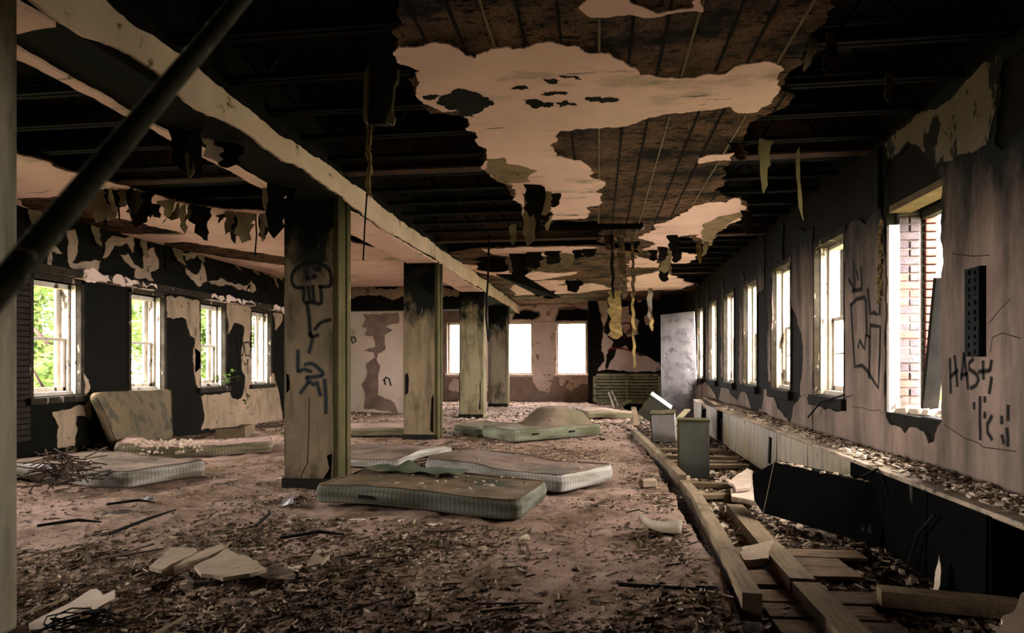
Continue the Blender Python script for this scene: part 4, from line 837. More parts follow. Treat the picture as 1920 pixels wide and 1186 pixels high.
slab([(1365, 905), (1400, 884), (1412, 890), (1408, 915), (1380, 918)], .02, .03, M_slabw, 'white slab beside the end flap of the black metal cover', (.02, .03), 9)
slab([(1370, 925), (1412, 918), (1418, 945), (1372, 938)], -.06, .05, M_slabw, 'flat whitish slab below the end flap of the black metal cover', (0, .05), 10)
slab([(1390, 1040), (1450, 1030), (1440, 1056), (1395, 1058)], -.07, .05, M_slab, 'rounded plaster lump between the near timber and the nailed board', (0, .1), 11)
for i, (x, y) in enumerate([(1045, 900), (985, 900), (1000, 912)]):
    pass
# wire tangle on the white slab
pts = []
for i in range(60):
    a = i * .62; c0 = FZ(155, 1158, .12); pts.append((c0.x + .13 * math.cos(a) * (1 + .3 * math.sin(i * .37)), c0.y + .07 * math.sin(a * 1.1), .11 + .03 * math.sin(i * .9)))
tag(MB().tube(pts, .004, 5).build('wire_tangle', M_wire), 'tangle of thin black wire on the long white plaster slab', 'wire')
tag(MB().tube([FZ(62, 1186, .11), FZ(130, 1160, .11), FZ(150, 1155, .12)], .006, 5).build('cable', M_wire), 'black cable end lying on the long white plaster slab', 'cable')
tag(MB().tube([FZ(345, 1076, .05), FZ(365, 1092, .04), FZ(420, 1090, .05), FZ(475, 1082, .05)], .012, 6).build('cable', M_stick), 'dark hose lying under the kite shaped slab', 'hose')
# brick lumps by the timber
for (x, y, s, l) in [(1215, 905, .09, 'pinkish brick lump lying left of the long timbers')]:
    p = FZ(x, y, .03); tag(MB().box(p, (s * 2, s, s), Matrix.Rotation(.4, 3, 'Z'), .015).build('brick_lump', M_slab), l, 'brick')
bt = thing('bottle', FZ(757, 906, .05), 'green glass bottle lying between the two front mattresses and the column', 'bottle')
p = FZ(748, 904, .06); MB().tube([p, p + Vector((.09, .03, .02)), p + Vector((.12, .04, .03)), p + Vector((.17, .055, .035))], [.036, .036, .014, .013], 10).build('body', M_green, bt, True); MB().tube([p + Vector((.17, .055, .035)), p + Vector((.18, .058, .036))], .016, 10).build('lip', M_green, bt)
# wooden drawer on the left
dr = thing('wooden_drawer', FZ(432, 823, .0), 'broken wooden drawer standing on the floor beyond the tan mattress', 'drawer'); c0 = FZ(405, 824, .0); c1 = FZ(458, 822, .0)
for nme, p0, p1, hh in (('front', c0, c1, .17), ('side', c1, c1 + Vector((-.1, .5, 0)), .2), ('side', c0, c0 + Vector((-.1, .5, 0)), .1), ('back', c0 + Vector((-.1, .5, 0)), c1 + Vector((-.1, .5, 0)), .1)):
    MB().bar(p0 + Vector((0, 0, hh / 2)), p1 + Vector((0, 0, hh / 2)), .025, hh).build(nme, M_timber, dr)
tag(MB().bar(FZ(385, 806, .03), FZ(530, 796, .03), .12, .04).build('board', M_stick), 'dark board lying along the foot of the left wall', 'board')
# sticks by the grille
for p, q_, l in [((1141, 735), (1152, 765), 'left one of two thin pale sticks leaning by the louvre grille'), ((1147, 733), (1160, 762), 'right one of two thin pale sticks leaning by the louvre grille')]:
    b = FZ(q_[0], q_[1], 0); a = FY(p[0], p[1], b.y + .35); tag(MB().bar(a, b, .05, .04, (0, 1, 0)).build('stick', M_white), l, 'stick')
b = FZ(1184, 752, 0); tag(MB().bar(FY(1184, 716, b.y), b, .05, .05, (0, 1, 0)).build('stick', M_white), 'upright pale stick left of the tipped steel box', 'stick')
b = FZ(1152, 768, 0); tag(MB().bar(b, FY(1182, 750, b.y + .3), .14, .05).build('board', M_trimwood), 'olive board sloping up in front of the louvre grille', 'board')

# ---- hanging flaps of paint and lath paper on the ceiling
def flap(p, w, l, ang, bend, m, parent, seed, name='paint_flap', prof=None, twist=0.0):
    r = random.Random(seed); p = Vector(p); rows = 7; vs = []; th = .004
    for i in range(rows + 1):
        s = i / rows; a = ang + twist * s; ax = Vector((math.cos(a), math.sin(a), 0)); out = Vector((-math.sin(a), math.cos(a), 0))
        k = (prof(s) if prof else (1 - .25 * s) * (1 + r.uniform(-.25, .2)) * (.35 if i == rows else 1)); c = p + out * bend * s * s - Vector((0, 0, l * s)) + ax * r.uniform(-.12, .12) * w
        z = r.uniform(-.06, .06) * l
        vs += [c - ax * w / 2 * k + Vector((0, 0, z)), c + out * .02 * w, c + ax * w / 2 * k - Vector((0, 0, z))]
        vs += [v + out * th for v in vs[-3:]]
    fs = []
    for i in range(rows):
        a, b = 6 * i, 6 * i + 6; fs += [(a, a + 1, b + 1, b), (a + 1, a + 2, b + 2, b + 1), (a + 3, b + 3, b + 4, a + 4), (a + 4, b + 4, b + 5, a + 5), (a, b, b + 3, a + 3), (a + 2, a + 5, b + 5, b + 2)]
    fs += [(0, 3, 4, 1), (1, 4, 5, 2)]; b = 6 * rows; fs += [(b, b + 1, b + 4, b + 3), (b + 1, b + 2, b + 5, b + 4)]
    return MB().add(vs, fs).build(name, m, parent, False)
rf = random.Random(21)
path = up([(212, 362), (240, 350), (300, 368), (360, 382), (420, 392), (480, 398), (535, 402)], 'C')
for i in range(46):
    t = rf.random() * (len(path) - 1.001); k = int(t); f = t - k; x = path[k][0] * (1 - f) + path[k + 1][0] * f; y = path[k][1] * (1 - f) + path[k + 1][1] * f
    x -= rf.random() ** 2 * .5
    flap((x, y, ZC - .01), rf.uniform(.07, .24), rf.uniform(.12, .42), rf.uniform(-.9, .9), rf.uniform(-.12, .12), M_soot if rf.random() < .55 else M_paper, ceil, i, twist=rf.uniform(-.8, .8))
for i in range(12):   # flaps along the top of the left wall
    y = 5.5 + i * .9 + rf.random() * .4; flap((XL + .05, y, 3.3), rf.uniform(.12, .3), rf.uniform(.1, .3), math.pi / 2, rf.uniform(-.15, -.02), M_paper, ceil, 100 + i)
fl = [((1000, 345), .26, .34, .1, M_soot), ((1012, 350), .14, .3, -.2, M_soot), ((992, 362), .16, .62, .2, M_paper), ((1022, 358), .16, .28, .3, M_paper), ((1020, 380), .22, .25, 0, M_soot), ((1040, 362), .14, .16, 0, M_soot), ((1008, 395), .12, .3, .1, M_soot), ((1030, 395), .1, .24, .5, M_paper), ((962, 420), .1, .3, .3, M_paper), ((985, 385), .1, .18, 0, M_plast),
      ((1436, 262), .16, .46, .4, M_paper), ((1496, 280), .09, .66, 1.0, M_paper), ((1525, 68), .16, .2, .8, M_paper), ((1560, 60), .14, .26, .9, M_brown), ((1385, 268), .2, .16, .4, M_brown), ((1668, 135), .1, .2, .6, M_paper), ((1400, 395), .2, .3, .6, M_soot),
      ((1248, 465), .24, .42, .2, M_paper), ((1244, 462), .2, .24, .1, M_soot), ((1225, 468), .16, .2, .4, M_soot), ((1270, 470), .2, .2, .1, M_soot), ((1262, 440), .18, .26, .1, M_soot), ((1325, 452), .12, .24, .4, M_paper), ((1310, 456), .1, .34, .4, M_rope), ((1245, 495), .22, .35, .4, M_soot),
      ((975, 475), .36, .4, .1, M_soot), ((1002, 472), .3, .3, .2, M_soot), ((990, 478), .26, .36, -.2, M_paper), ((1035, 470), .3, .24, .1, M_soot), ((1030, 482), .34, .26, .1, M_paper), ((1060, 474), .28, .26, .2, M_paper), ((960, 480), .24, .32, 0, M_paper), ((1085, 468), .2, .16, .2, M_soot), ((1105, 466), .24, .14, .1, M_soot), ((1075, 525), .4, .3, .1, M_soot), ((1030, 545), .5, .22, .1, M_soot), ((1010, 543), .3, .18, .1, M_soot), ((930, 482), .7, .28, .1, M_soot),
      ((345, 240), .22, .3, .5, M_soot), ((365, 240), .12, .34, .7, M_soot), ((356, 242), .08, .36, .2, M_paper), ((505, 350), .14, .4, .3, M_paper), ((520, 345), .2, .5, .3, M_soot), ((545, 352), .1, .3, .0, M_soot), ((400, 262), .16, .18, .6, M_beam), ((425, 265), .2, .2, .6, M_soot)]
for i, (px_, w, l, a, m) in enumerate(fl):
    z = ZC - .01 if px_[0] > 560 else 3.02
    p = FZ(px_[0], px_[1], z); flap(p, w, l, a, rf.uniform(-.08, .1), m, ceil, 200 + i, twist=rf.uniform(-.6, .6))
# strip of dark panel hanging off the beam near the end windows
p = FZ(930, 515, 3.05); plate([p, p + Vector((.5, .1, 0)), p + Vector((1.25, .6, -.42)), p + Vector((.7, .9, -.3))], .02, 'hanging_panel', M_soot, ceil)

# ---- things hanging from the ceiling
hc = thing('hanging_duct', FY(715, 235, 4.3), 'dark broken trunking hanging from the joists at top centre', 'trunking')
a0, a1, a2, a3 = FY(722, -30, 4.3), FY(748, -30, 4.3), FY(738, 232, 4.3), FY(684, 232, 4.3); a4 = FY(690, 130, 4.3); a5 = FY(640, -30, 4.25)
dv = Vector((0, .05, 0))
def prism(pts, d, name, m, parent):
    n = len(pts); pts = [Vector(p) for p in pts]; vs = pts + [p + d for p in pts]
    return MB().add(vs, [tuple(range(n)), tuple(range(2 * n - 1, n - 1, -1))] + [(i, (i + 1) % n, n + (i + 1) % n, n + i) for i in range(n)]).build(name, m, parent)
prism([FY(704, -30, 4.3), FY(728, -30, 4.3), FY(748, 60, 4.3), FY(744, 150, 4.3), FY(738, 160, 4.3), FY(732, 232, 4.3), FY(688, 232, 4.3), FY(696, 120, 4.3)], dv, 'channel', M_trunk, hc)
prism([FY(640, -30, 4.32), FY(703, -30, 4.32), FY(695, 118, 4.32)], dv, 'side_plate', M_trunk, hc)
prism([FY(683, 140, 4.26), FY(690, 120, 4.26), FY(686, 230, 4.26), FY(680, 225, 4.26)], dv, 'torn_edge', M_greenp, hc)
prism([FY(732, 200, 4.27), FY(741, 222, 4.27), FY(738, 234, 4.27), FY(722, 228, 4.27)], dv * .4, 'torn_edge', M_greenp, hc)
rp = thing('frayed_rope', FY(690, 490, 4.33), 'frayed yellowish rope dangling below the dark trunking', 'rope')
pr = [FY(692 + 2 * math.sin(i * .8), 233 + i * 8, 4.33) for i in range(17)]
MB().tube(pr, [.016 + .006 * math.sin(i * 1.9) for i in range(17)], 7).build('cord', M_rope, rp, True)
mb = MB()
for i in range(150):
    p = pr[rf.randrange(17)] + Vector((rf.uniform(-.012, .012), rf.uniform(-.012, .012), rf.uniform(-.02, .02))); mb.tube([p, p + Vector((rf.uniform(-.022, .022), rf.uniform(-.02, .02), -rf.uniform(.01, .04)))], .0015, 3)
mb.build('fibres', M_rope, rp)
MB().tube([FY(688, 362, 4.34), FY(684, 420, 4.34), FY(681, 488, 4.34)], .006, 6).build('wire_end', M_wire, rp)
tag(MB().tube([Vector((FY(917, 440, 10.51).x, 10.51, 3.39)), FY(917, 440, 10.51), FY(915, 520, 10.51), FY(911, 590, 10.51), FY(916, 640, 10.51)], .018, 6).build('hanging_wire', M_wire), 'dark wire hanging down in front of the third column', 'wire')
tag(MB().tube([Vector((FY(479, 400, 8.07).x, 8.07, 3.39)), FY(479, 400, 8.07), FY(481, 440, 8.07), FY(478, 480, 8.07)], .01, 6).build('hanging_wire', M_wire), 'short dark wire hanging from the left ceiling beside the skull column', 'wire')
fx = thing('strip_light', FY(1115, 425, 9.4), 'dark fluorescent strip light fixture hanging crosswise in mid room', 'light fixture')
p, q_ = FY(1027, 423, 9.35), FY(1204, 420, 9.5)
MB().bar(p, q_, .18, .11, (0, 0, 1), .008).build('housing', M_black, fx); d = Vector((0, -.09, -.02)); MB().tube([p + d, q_ + d], .019, 8).build('tube', M_black, fx); MB().tube([p - d * .6, q_ - d * .6], .019, 8).build('tube', M_black, fx)
MB().bar(q_, q_ + (q_ - p).normalized() * .03, .2, .13).build('end_cap', M_cabl, fx)
for k in (.15, .85): c = p.lerp(q_, k); MB().tube([c + Vector((0, 0, .03)), Vector((c.x, c.y, 3.38))], .008, 5).build('hanger', M_wire, fx)
hs = thing('hanging_insulation', FY(1165, 640, 10.2), 'tattered golden insulation strips hanging below the strip light', 'insulation')
def strip(pts, w, m, name, seed):
    r = random.Random(seed); mb = MB(); vs = []; n = len(pts)
    for i, p in enumerate(pts):
        k = w * r.uniform(.7, 1.2) * (1 if i < n - 1 else .3); vs += [p + Vector((-k / 2, r.uniform(-.02, .02), 0)), p + Vector((k / 2, r.uniform(-.02, .02), 0)), p + Vector((k / 2, .03, 0)), p + Vector((-k / 2, .03, 0))]
    fs = [(4 * i + k, 4 * i + (k + 1) % 4, 4 * i + 4 + (k + 1) % 4, 4 * i + 4 + k) for i in range(n - 1) for k in range(4)] + [(0, 1, 2, 3), tuple(4 * (n - 1) + k for k in range(4))]
    return mb.add(vs, fs).build(name, m, hs)
Yh = 10.2
def vpts(x0, y0, x1, y1, n=10): return [FY(x0 + (x1 - x0) * i / n + 1.5 * math.sin(i * 2.1), y0 + (y1 - y0) * i / n, Yh) for i in range(n + 1)]
strip(vpts(1146, 428, 1150, 560), .05, M_wire, 'strip', 1); strip(vpts(1152, 545, 1155, 635, 12), .2, M_rope, 'strip', 2); strip(vpts(1140, 420, 1145, 470), .18, M_brown, 'strip', 3)
strip(vpts(1163, 425, 1170, 560, 14), .11, M_litter, 'strip', 4); strip(vpts(1185, 430, 1188, 560, 14), .05, M_litter, 'strip', 5); strip(vpts(1186, 550, 1190, 690, 14), .045, M_rope, 'strip', 6)
strip(vpts(1160, 418, 1185, 440, 4), .4, M_brown, 'strip', 7); strip(vpts(1219, 540, 1218, 600, 6), .07, M_paper, 'strip', 8); strip(vpts(1222, 595, 1222, 620, 4), .05, M_rope, 'strip', 9)
# hanging lath with crumbling plaster at the head of the nearest right window
cr = shards('plaster_crumbs', 90, lambda r: (XR - .012 - .02 * r.random(), 6.27 + .06 * r.random(), 1.85 + .75 * r.random()), lambda r: .01 + .022 * r.random(), M_rope, None, None, w0, .9, 14)
# dark board leaning in the nearest right window
tag(MB().bar(FX(1741, 784, 2.85), FX(1768, 520, 2.8), .13, .04, (0, 1, 0), .004).build('board', M_soot), 'dark weathered board leaning in the nearest right window opening', 'board')
# perforated back plate on the right wall
pb = thing('perforated_plate', FX(1838, 668, XR - .02), 'narrow black perforated metal plate fixed to the right wall above the lettering', 'plate')
c = up([(1823, 505), (1852, 668)], 'R'); ya, yb, za, zb = c[1][0], c[0][0], c[1][1], c[0][1]
MB().ab((XR - .03, ya + .002, za + .002), (XR - .012, yb - .002, zb - .002)).build('backing', M_wire, pb)
MB().ab((XR - .06, ya - .012, za), (XR - .012, ya + .008, zb), .003).build('flange', M_wire, pb)
rh = random.Random(6); hl = []
for i in range(11):
    for k in (0, 1):
        y = ya + (yb - ya) * (.3 + .4 * k) + rh.uniform(-.006, .006); z = za + (zb - za) * (i + .5) / 11 + rh.uniform(-.008, .008); r_ = rh.uniform(.009, .017)
        hl.append([(y + r_ * math.cos(q * .785), z + r_ * 1.2 * math.sin(q * .785)) for q in range(8)])
MB().sheet(rect(ya + .01, yb, za, zb), hl, lambda u, v, w: Vector((XR - .05 + w, u, v)), 0, .015).build('plate', M_plate, pb)
# conduit down the right wall above the second window
tag(MB().tube([(XR - .04, 6.28, 3.3), (XR - .04, 6.28, 2.72)], .02, 8).build('conduit', M_wire), 'dark vertical conduit beside the head of the nearest right window', 'pipe')
tag(MB().tube([FX(1583, 740, XR - .1), FX(1540, 752, XR - .1), FX(1515, 782, XR - .12)], .01, 6).build('cable', M_wire), 'black cable hanging from the sill of the second right window', 'cable')

# ---- blurred pole crossing the upper left close to the viewer
def cp(px_, py_, dep): d = ray(px_, py_); return Vector((0, 0, CAMZ)) + d * dep
pa, pb_ = cp(450, 0, 1.05), cp(0, 540, .62); dr_ = (pa - pb_)
t0 = (0.02 - pb_.z) / dr_.z; t1 = (3.36 - pb_.z) / dr_.z
tag(MB().tube([pb_ + dr_ * t0, pb_, pa, pb_ + dr_ * t1], .0135, 12).build('pole', M_pole, None, True), 'dark lichen spotted pole slanting across the upper left close to the viewer', 'pole')

# ---- loose debris on the floor
BLOCK = [((-2.7, -.3), (5.1, 6.6)), ((-2.1, .2), (6.1, 7.9)), ((-3.4, -2.6), (6.3, 6.9)), ((-3.4, -2.6), (10.5, 11.05)), ((-6.9, -4.6), (7.7, 9.6)), ((-6.9, -4.5), (6.0, 7.2)), ((.98, 1.43), (8.2, 8.7)), ((-5.7, -4.6), (10.2, 11.6))]
def clear(x, y): return not any(a[0] < x < a[1] and b[0] < y < b[1] for a, b in BLOCK)
def chunkmesh(seed, kind, m):
    r = random.Random(seed); k = r.choice((4, 5, 6)); vs = []
    h = (.1 if kind == 'flat' else .45)
    pts = [(math.cos(6.28 * i / k + r.uniform(-.35, .35)) * r.uniform(.6, 1), math.sin(6.28 * i / k + r.uniform(-.35, .35)) * r.uniform(.4, .8)) for i in range(k)]
    vs = [(x, y, 0) for x, y in pts] + [(x * .92, y * .92, h * r.uniform(.7, 1.2)) for x, y in pts]
    o = MB().add(vs, [tuple(range(k))[::-1], tuple(range(k, 2 * k))] + [(i, (i + 1) % k, k + (i + 1) % k, k + i) for i in range(k)]).build('chunk_source', m); me = o.data; bpy.data.objects.remove(o); return me
flat = [chunkmesh(i, 'flat', m) for i, m in enumerate((M_slab, M_slab, M_slabw, M_litter, M_slab, M_litter))]
lump = [chunkmesh(20 + i, 'lump', m) for i, m in enumerate((M_slab, M_litter, M_slab, M_litter))]
rd = random.Random(77)
def scatter(name, meshes, n, size, label, cat, group, reg):
    k = 0
    while k < n:
        a = reg(rd); x, y = a
        if not clear(x, y): continue
        o = bpy.data.objects.new(name, rd.choice(meshes)); COL.objects.link(o); s = size(rd)
        sub_ = x > .72; o.location = (x, y, (sub_h(x, y) if sub_ else floor_h(x, y)) - .002); o.rotation_euler = (rd.uniform(-.15, .15), rd.uniform(-.15, .15), rd.random() * 6.28); o.scale = (s, s, s)
        tag(o, label, cat, group); k += 1
near_left = lambda r: (r.uniform(-3.2, -.3), 2.4 + 3.2 * r.random() ** 1.2)
mid = lambda r: (r.uniform(-6.8, .4), r.uniform(5.5, 14))
cav = lambda r: (r.uniform(.95, 2.1), r.uniform(3.2, 12.5))
scatter('plaster_chunk', flat, 130, lambda r: .03 + .07 * r.random() ** 2, 'flat plaster chip lying in the littered left foreground', 'plaster chip', 'plaster chips in the left foreground', near_left)
scatter('plaster_chunk', lump, 50, lambda r: .02 + .04 * r.random() ** 2, 'small lump of rubble lying in the littered left foreground', 'rubble lump', 'rubble lumps in the left foreground', near_left)
scatter('plaster_chunk', flat, 110, lambda r: .04 + .09 * r.random() ** 2, 'flat plaster chip lying on the dirt around the mattresses', 'plaster chip', 'plaster chips around the mattresses', mid)
scatter('plaster_chunk', flat, 110, lambda r: .04 + .1 * r.random() ** 2, 'flat plaster chip lying in the stripped floor along the right wall', 'plaster chip', 'plaster chips in the stripped floor', cav)
# charred sticks
for i in range(80):
    if i < 34: x, y = near_left(rd); lab, g = 'thin charred stick lying in the littered left foreground', 'charred sticks in the left foreground'
    elif i < 62: x, y = mid(rd); lab, g = 'thin charred stick lying around the mattresses', 'charred sticks around the mattresses'
    else: x, y = cav(rd); lab, g = 'thin charred stick lying in the stripped floor', 'charred sticks in the stripped floor'
    if not clear(x, y): continue
    a = rd.random() * 3.14; l = rd.uniform(.1, .38); z = (sub_h(x, y) if x > .72 else floor_h(x, y)) + .012
    tag(MB().bar((x, y, z), (x + l * math.cos(a), y + l * math.sin(a), z + rd.uniform(0, .02)), rd.uniform(.008, .022), .01).build('stick', M_stick if rd.random() < .75 else M_timber), lab, 'stick', g)
HOT = [(-2.3, 3.1, .8), (-1.5, 3.9, .55), (-2.5, 4.5, .5), (-1.2, 4.8, .45), (-2.9, 5.6, .4), (-1.5, 2.7, .8), (-1.4, 8.6, .7), (-2.3, 9.6, .6), (.55, 4.5, .3), (.5, 3.4, .35), (.6, 5.2, .3), (.55, 8.6, .3), (.55, 6.0, .35), (.5, 7.5, .3), (-3.4, 3.6, .5), (-6.6, 7.6, .8), (-2.2, 7.9, .4), (-5.6, 6.6, .5), (-.6, 9.2, .5), (-2.0, 14.5, 2.0), (-.2, 3.1, .35)]  # entries beside the long timber set dense dark litter in place of its shadow
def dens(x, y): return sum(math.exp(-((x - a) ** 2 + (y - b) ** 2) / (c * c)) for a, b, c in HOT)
def hot(xr, yr, sc=1.6, z=3, base=.05):
    def f(r):
        while True:
            x, y = r.uniform(*xr), yr[0] + (yr[1] - yr[0]) * r.random() ** 1.3
            if r.random() < base + dens(x, y) * max(0, .45 + 1.6 * nz(x, y, z, sc)): return x, y
    return f
def flz(f):
    def g(r):
        while True:
            x, y = f(r)
            if clear(x, y): return (x, y, (sub_h(x, y) if x > .72 else floor_h(x, y)))
    return g
def patchy(xr, yr, thr, sc=.9, z=3):
    def f(r):
        while True:
            x, y = r.uniform(*xr), yr[0] + (yr[1] - yr[0]) * r.random() ** 1.4
            if nz(x, y, z, sc) + r.uniform(-.25, .25) > thr: return x, y
    return f
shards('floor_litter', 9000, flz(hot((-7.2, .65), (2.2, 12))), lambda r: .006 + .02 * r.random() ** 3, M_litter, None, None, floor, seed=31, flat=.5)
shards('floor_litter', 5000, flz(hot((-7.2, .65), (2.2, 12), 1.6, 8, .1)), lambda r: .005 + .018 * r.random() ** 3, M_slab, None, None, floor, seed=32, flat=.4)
shards('floor_litter', 2500, flz(patchy((-7.2, 2.0), (11, 20), -.2, .7, 8)), lambda r: .015 + .05 * r.random() ** 3, M_litter, None, None, floor, seed=33, flat=.4)
shards('floor_litter', 2600, flz(lambda r: (r.uniform(.9, 2.18), 3 + 10 * r.random() ** 1.3)), lambda r: .008 + .04 * r.random() ** 3, M_slab, None, None, fstrip, seed=34, flat=.5)
shards('floor_litter', 2200, flz(lambda r: (r.uniform(.9, 2.18), 2.6 + 9 * r.random() ** 1.3)), lambda r: .008 + .04 * r.random() ** 3, M_litter, None, None, fstrip, seed=35, flat=.5)
def shreds(n, pos, m, parent, seed, lmin=.015, lmax=.11):
    r = random.Random(seed); mb = MB()
    for _ in range(n):
        x, y, z = pos(r); a = r.gauss(.3, .7); l = lmin + (lmax - lmin) * r.random() ** 2; w = r.uniform(.003, .009); dx, dy = l * math.cos(a), l * math.sin(a); nx, ny = -math.sin(a) * w, math.cos(a) * w; t = r.uniform(.003, .012); e = r.uniform(-.01, .02)
        mb.add([(x - nx, y - ny, z), (x + nx, y + ny, z), (x + dx + nx * .5, y + dy + ny * .5, z + e), (x + dx - nx * .5, y + dy - ny * .5, z + e), (x, y, z + t + .004), (x + dx, y + dy, z + e + t)], [(0, 1, 4), (1, 2, 5, 4), (3, 0, 4, 5), (2, 3, 5), (0, 3, 2, 1)])
    o = mb.build('floor_litter', m, parent); o['kind'] = 'stuff'
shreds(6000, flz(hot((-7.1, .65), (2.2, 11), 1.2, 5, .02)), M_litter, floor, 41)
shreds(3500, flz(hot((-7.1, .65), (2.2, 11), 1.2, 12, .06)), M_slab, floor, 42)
shreds(2500, flz(patchy((.95, 2.15), (2.6, 10), -.3)), M_litter, fstrip, 43, .02, .2)
shreds(2000, flz(patchy((.95, 2.15), (2.6, 11), -.3)), M_slab, fstrip, 44, .02, .2)
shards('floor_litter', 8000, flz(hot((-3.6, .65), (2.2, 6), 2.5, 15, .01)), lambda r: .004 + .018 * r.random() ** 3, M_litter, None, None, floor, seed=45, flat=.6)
shards('floor_litter', 2500, flz(patchy((-6.5, 1.8), (14, 21.5), -.3, .7, 8)), lambda r: .02 + .06 * r.random() ** 3, M_slabw, None, None, floor, seed=46, flat=.2)
shards('floor_litter', 500, flz(lambda r: (r.uniform(.95, 2.0), 5.6 + 5 * r.random())), lambda r: .02 + .07 * r.random() ** 2, M_slabw, None, None, fstrip, seed=47, flat=.35)
# crumbs lying on the two front mattresses
for (o, dd1, dd2, l, w, z, rt) in ((A, d1, n1_, 1.95, .92, .215, mA), (Cc + e1 * 1.9, -e1, e2, 1.9, .93, .225, mB)):
    shards('plaster_crumbs', 45, lambda r: tuple(o + dd1 * l * (.25 + .7 * r.random()) + dd2 * w * r.uniform(.1, .9) + Vector((0, 0, z - .035))), lambda r: .006 + .03 * r.random() ** 2, M_slab, None, None, rt, seed=int(z * 1000))
# heap of twigs on the far left mattress
mb = MB()
for i in range(170):
    c0 = FZ(118, 902, .12); x = c0.x + rd.gauss(0, .13); y = c0.y + rd.gauss(0, .13); z = .1 + .3 * max(0, 1 - ((x - c0.x) ** 2 + (y - c0.y) ** 2) / .2) * rd.random()
    a = rd.random() * 6.28; l = rd.uniform(.08, .24); mb.bar((x, y, z), (x + l * math.cos(a), y + l * math.sin(a), z + rd.uniform(-.06, .08)), .012, .01)
o = mb.build('twig_heap', M_stick); o['kind'] = 'stuff'; tag(o, 'heap of dark twigs and wire on the far left mattress', 'twigs')
mb = MB()
for i in range(220):
    x = rd.uniform(-7.2, -6.55); y = 7.1 + 1.9 * rd.random(); a = rd.random() * 6.28; l = rd.uniform(.1, .3); z = .03 + .12 * rd.random() ** 2; mb.bar((x, y, z), (x + l * math.cos(a), y + l * math.sin(a), z + rd.uniform(-.02, .04)), .02, .012)
o = mb.build('floor_litter', M_litter, floor); o['kind'] = 'stuff'

# torn filling spilling from the tan mattress
ut = Vector((.873, .487, 0)); wt = Vector((-.487, .873, 0))
shards('filling', 260, lambda r: tuple(A2 + ut * r.uniform(.1, 1.1) + wt * r.uniform(-.08, .6) + Vector((0, 0, .02 + .15 * r.random()))), lambda r: .012 + .04 * r.random() ** 2, M_slabw, None, None, mT, .5, 51)
# dark green cloth rumpled over the back of the nearest mattress
cl = []; nu, nv = 26, 9
for i in range(nu + 1):
    for j in range(nv + 1):
        q = A + d1 * (.1 + 1.05 * i / nu) + n1_ * (.62 + .34 * j / nv); f = i / nu
        cl.append(q + Vector((0, 0, .202 + .04 * max(0, nz(q.x * 3, q.y * 3, 4)) + .06 * math.exp(-((f - .35) / .08) ** 2) * j / nv + .006 * math.sin(f * 22))))
n = nv + 1; k0 = len(cl); cl += [v + Vector((0, 0, .006)) for v in cl]
fs = [(i * n + j, (i + 1) * n + j, (i + 1) * n + j + 1, i * n + j + 1) for i in range(nu) for j in range(nv)]
fs += [tuple(k0 + x for x in reversed(f)) for f in fs]
edge = [i * n for i in range(nu + 1)] + [nu * n + j for j in range(1, n)] + [i * n + nv for i in range(nu - 1, -1, -1)] + [j for j in range(nv - 1, 0, -1)]
fs += [(edge[i], edge[(i + 1) % len(edge)], k0 + edge[(i + 1) % len(edge)], k0 + edge[i]) for i in range(len(edge))]
M_cloth = mat('dark_green_cloth', S(46, 52, 36), S(62, 64, 46), 5, layers=[(S(90, 74, 54), 4, .58, .7)], bump=.3)
tag(MB().add(cl, fs).build('cloth', M_cloth, None, True), 'dark green cloth rumpled over the back edge of the nearest mattress', 'cloth')
# splintered wood scraps heaped between the first two columns
for i in range(34):
    p = FZ(rd.uniform(745, 850), rd.uniform(838, 868), .03 + .05 * rd.random()); a = rd.gauss(.4, .6); l = rd.uniform(.15, .5)
    tag(MB().bar(p, p + Vector((l * math.cos(a), l * math.sin(a), rd.uniform(-.02, .09))), rd.uniform(.03, .09), .014).build('wood_scrap', rd.choice((M_timber, M_stick, M_stick, M_plank))), 'splintered wood scrap in the heap between the first two columns', 'wood scrap', 'wood scraps between the first two columns')
for i, (p, q_, lab) in enumerate([((525, 1008), (645, 1001), 'long straight dark stick lying behind the slab group'), ((205, 1000), (330, 955), 'bent dark branch lying on the pale dirt at left'), ((70, 985), (190, 978), 'dark branch lying near the cut off left column'), ((480, 985), (505, 955), 'short black stick pointing away on the pale dirt'), ((200, 945), (290, 941), 'thin dark branch in front of the flat striped mattress')]):
    a, b = FZ(*p, .035), FZ(*q_, .035); c = (a + b) / 2 + Vector((.03, .05, .02)); tag(MB().tube([a, c, b], [.012, .014, .006], 6).build('branch', M_wire), lab, 'stick')
for i, (p, m, lab) in enumerate([((278, 935), M_cabl, 'crumpled bluish white wrapper on the dirt below the flat striped mattress'), ((540, 942), M_cabl, 'small crumpled white wrapper at the foot of the skull column')]):
    shards('wrapper', 1, lambda r: tuple(FZ(p[0], p[1], .04)), lambda r: .07, m, lab, 'wrapper', None, .5, 61 + i, False)

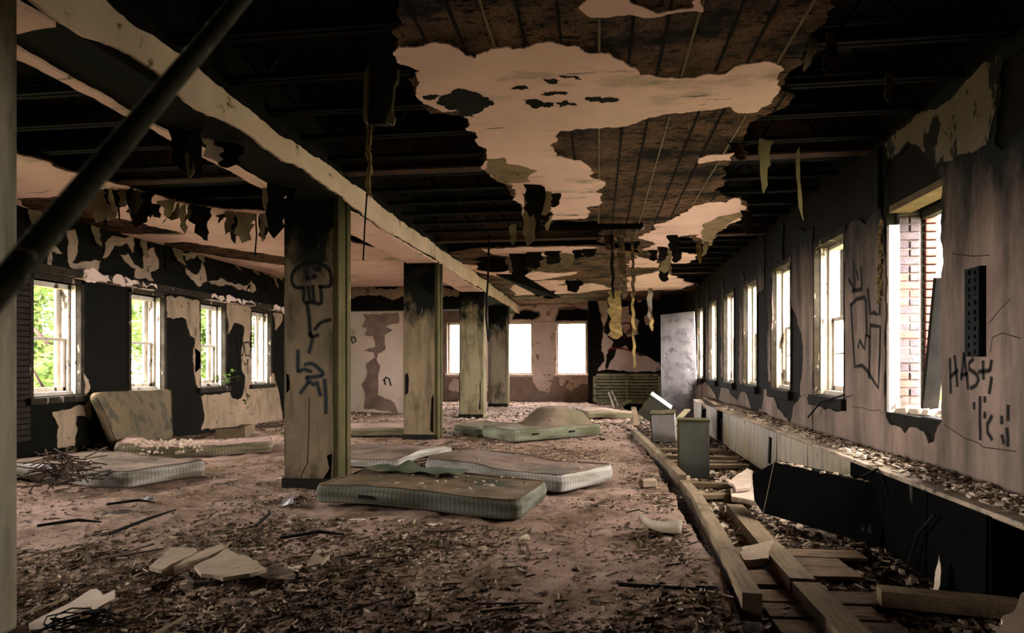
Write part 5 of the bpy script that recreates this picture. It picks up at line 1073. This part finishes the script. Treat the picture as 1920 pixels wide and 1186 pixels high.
# ---- outdoors
gnd = struct(MB().ab((-60, -30, -1.2), (60, 70, -.75)).build('ground', M_grass), 'leafy ground outside the windows', 'ground')
def leaves(n, cen, rad, size, r, clumps=14):
    vs = []; fs = []; cl = []
    for _ in range(clumps):
        while True:
            p = Vector((r.uniform(-1, 1), r.uniform(-1, 1), r.uniform(-1, 1)))
            if p.length < 1: break
        cl.append(Vector((cen[0] + p.x * rad[0], cen[1] + p.y * rad[1], cen[2] + p.z * rad[2])))
    for _ in range(n):
        c = r.choice(cl) + Vector((r.gauss(0, rad[0] * .16), r.gauss(0, rad[1] * .16), r.gauss(0, rad[2] * .12)))
        a = Vector((r.gauss(0, 1), r.gauss(0, 1), r.gauss(0, .6))).normalized(); b = a.cross(Vector((r.gauss(0, 1), r.gauss(0, 1), r.gauss(0, 1)))).normalized(); s = size * r.uniform(.6, 1.3); k = len(vs)
        vs += [c - a * s, c + b * s * .42 - a * s * .1, c + a * s, c - b * s * .42 - a * s * .1]; fs.append((k, k + 1, k + 2, k + 3))
    return vs, fs
def tree(loc, h, rad, n, label, seed, size=.07, name='tree', cat='tree'):
    r = random.Random(seed); t = thing(name, loc, label, cat, 'trees and shrubs outside'); L0 = Vector(loc)
    tr = 0.03 + .018 * h
    MB().tube([L0, L0 + Vector((.1, .05, h * .4)), L0 + Vector((.0, .15, h * .8))], [tr, tr * .8, tr * .4], 8).build('trunk', M_bark, t, True)
    for i in range(4):
        a = i * 1.6 + r.random(); z = h * r.uniform(.35, .65); MB().tube([L0 + Vector((.05, .05, z)), L0 + Vector((math.cos(a) * rad[0] * .6, math.sin(a) * rad[1] * .6, z + h * .22))], [tr * .5, tr * .2], 6).build('branch', M_bark, t, True)
    vs, fs = leaves(n, (loc[0], loc[1], loc[2] + h * .62), rad, size, r, 22); o = MB().add(vs, fs).build('foliage', M_leaf, t); o['kind'] = 'stuff'
TR = [((-10.4, 11.2, -.8), 4.6, (1.3, 1.3, 1.9), 'small leafy tree outside the leftmost visible window'), ((-12.8, 13.0, -.8), 5.5, (1.3, 1.3, 2.2), 'leafy tree seen through the window above the leaning mattress'), ((-10.4, 15.9, -.8), 4.6, (1.2, 1.2, 1.8), 'leafy tree outside the window with the vine'),
      ((-13.4, 17.5, -.8), 6, (1.8, 1.8, 2.5), 'taller tree further off behind the left windows'), ((-10.2, 20.5, -.8), 5, (1.5, 1.5, 2.2), 'leafy tree beyond the last left window'), ((-17.5, 14.0, -.8), 6.5, (2, 2, 2.8), 'distant tree seen through the leftmost windows'), ((-14.5, 21.5, -.8), 6.5, (2, 2, 2.8), 'distant tree seen through the last left window')]
for i, (l, h, rd_, lab) in enumerate(TR): tree(l, h, rd_, 5500, lab, i, .085)
tree((-8.75, 9.15, -.8), 2.5, (.55, .6, .75), 420, 'shrub with large leaves close outside the leftmost visible window', 31, .09, 'shrub', 'shrub')
tree((-8.6, 12.9, -.8), 2.1, (.5, .6, .6), 300, 'low shrub outside the window with the vine', 32, .08, 'shrub', 'shrub')
tree((4.6, 9.6, -.8), 3.0, (.9, 1.2, 1.0), 900, 'shrub outside the nearest right window', 33, .07, 'shrub', 'shrub')
tree((6.2, 13.2, -.8), 3.4, (1.2, 1.4, 1.1), 900, 'bushy shrub farther off outside the right windows', 34, .07, 'shrub', 'shrub')
vn = thing('vine', (XL + .1, 11.7, .9), 'green vine reaching in over the sill of a left window', 'vine', 'trees and shrubs outside')
pv = [Vector((XL - .3, 11.3, .95)), Vector((XL + .05, 11.7, 1.0)), Vector((XL + .18, 12.05, 1.05)), Vector((XL + .2, 12.2, .8)), Vector((XL + .22, 12.25, .55))]
MB().tube(pv, .006, 5).build('stem', M_bark, vn)
vs, fs = leaves(70, (XL + .1, 11.75, 1.02), (.12, .4, .16), .045, random.Random(8), 8); o = MB().add(vs, fs).build('leaves', M_leaf, vn)
vs, fs = leaves(24, (XL + .22, 12.2, .6), (.06, .12, .16), .035, random.Random(9), 4); MB().add(vs, fs).build('leaves', M_leaf, vn)
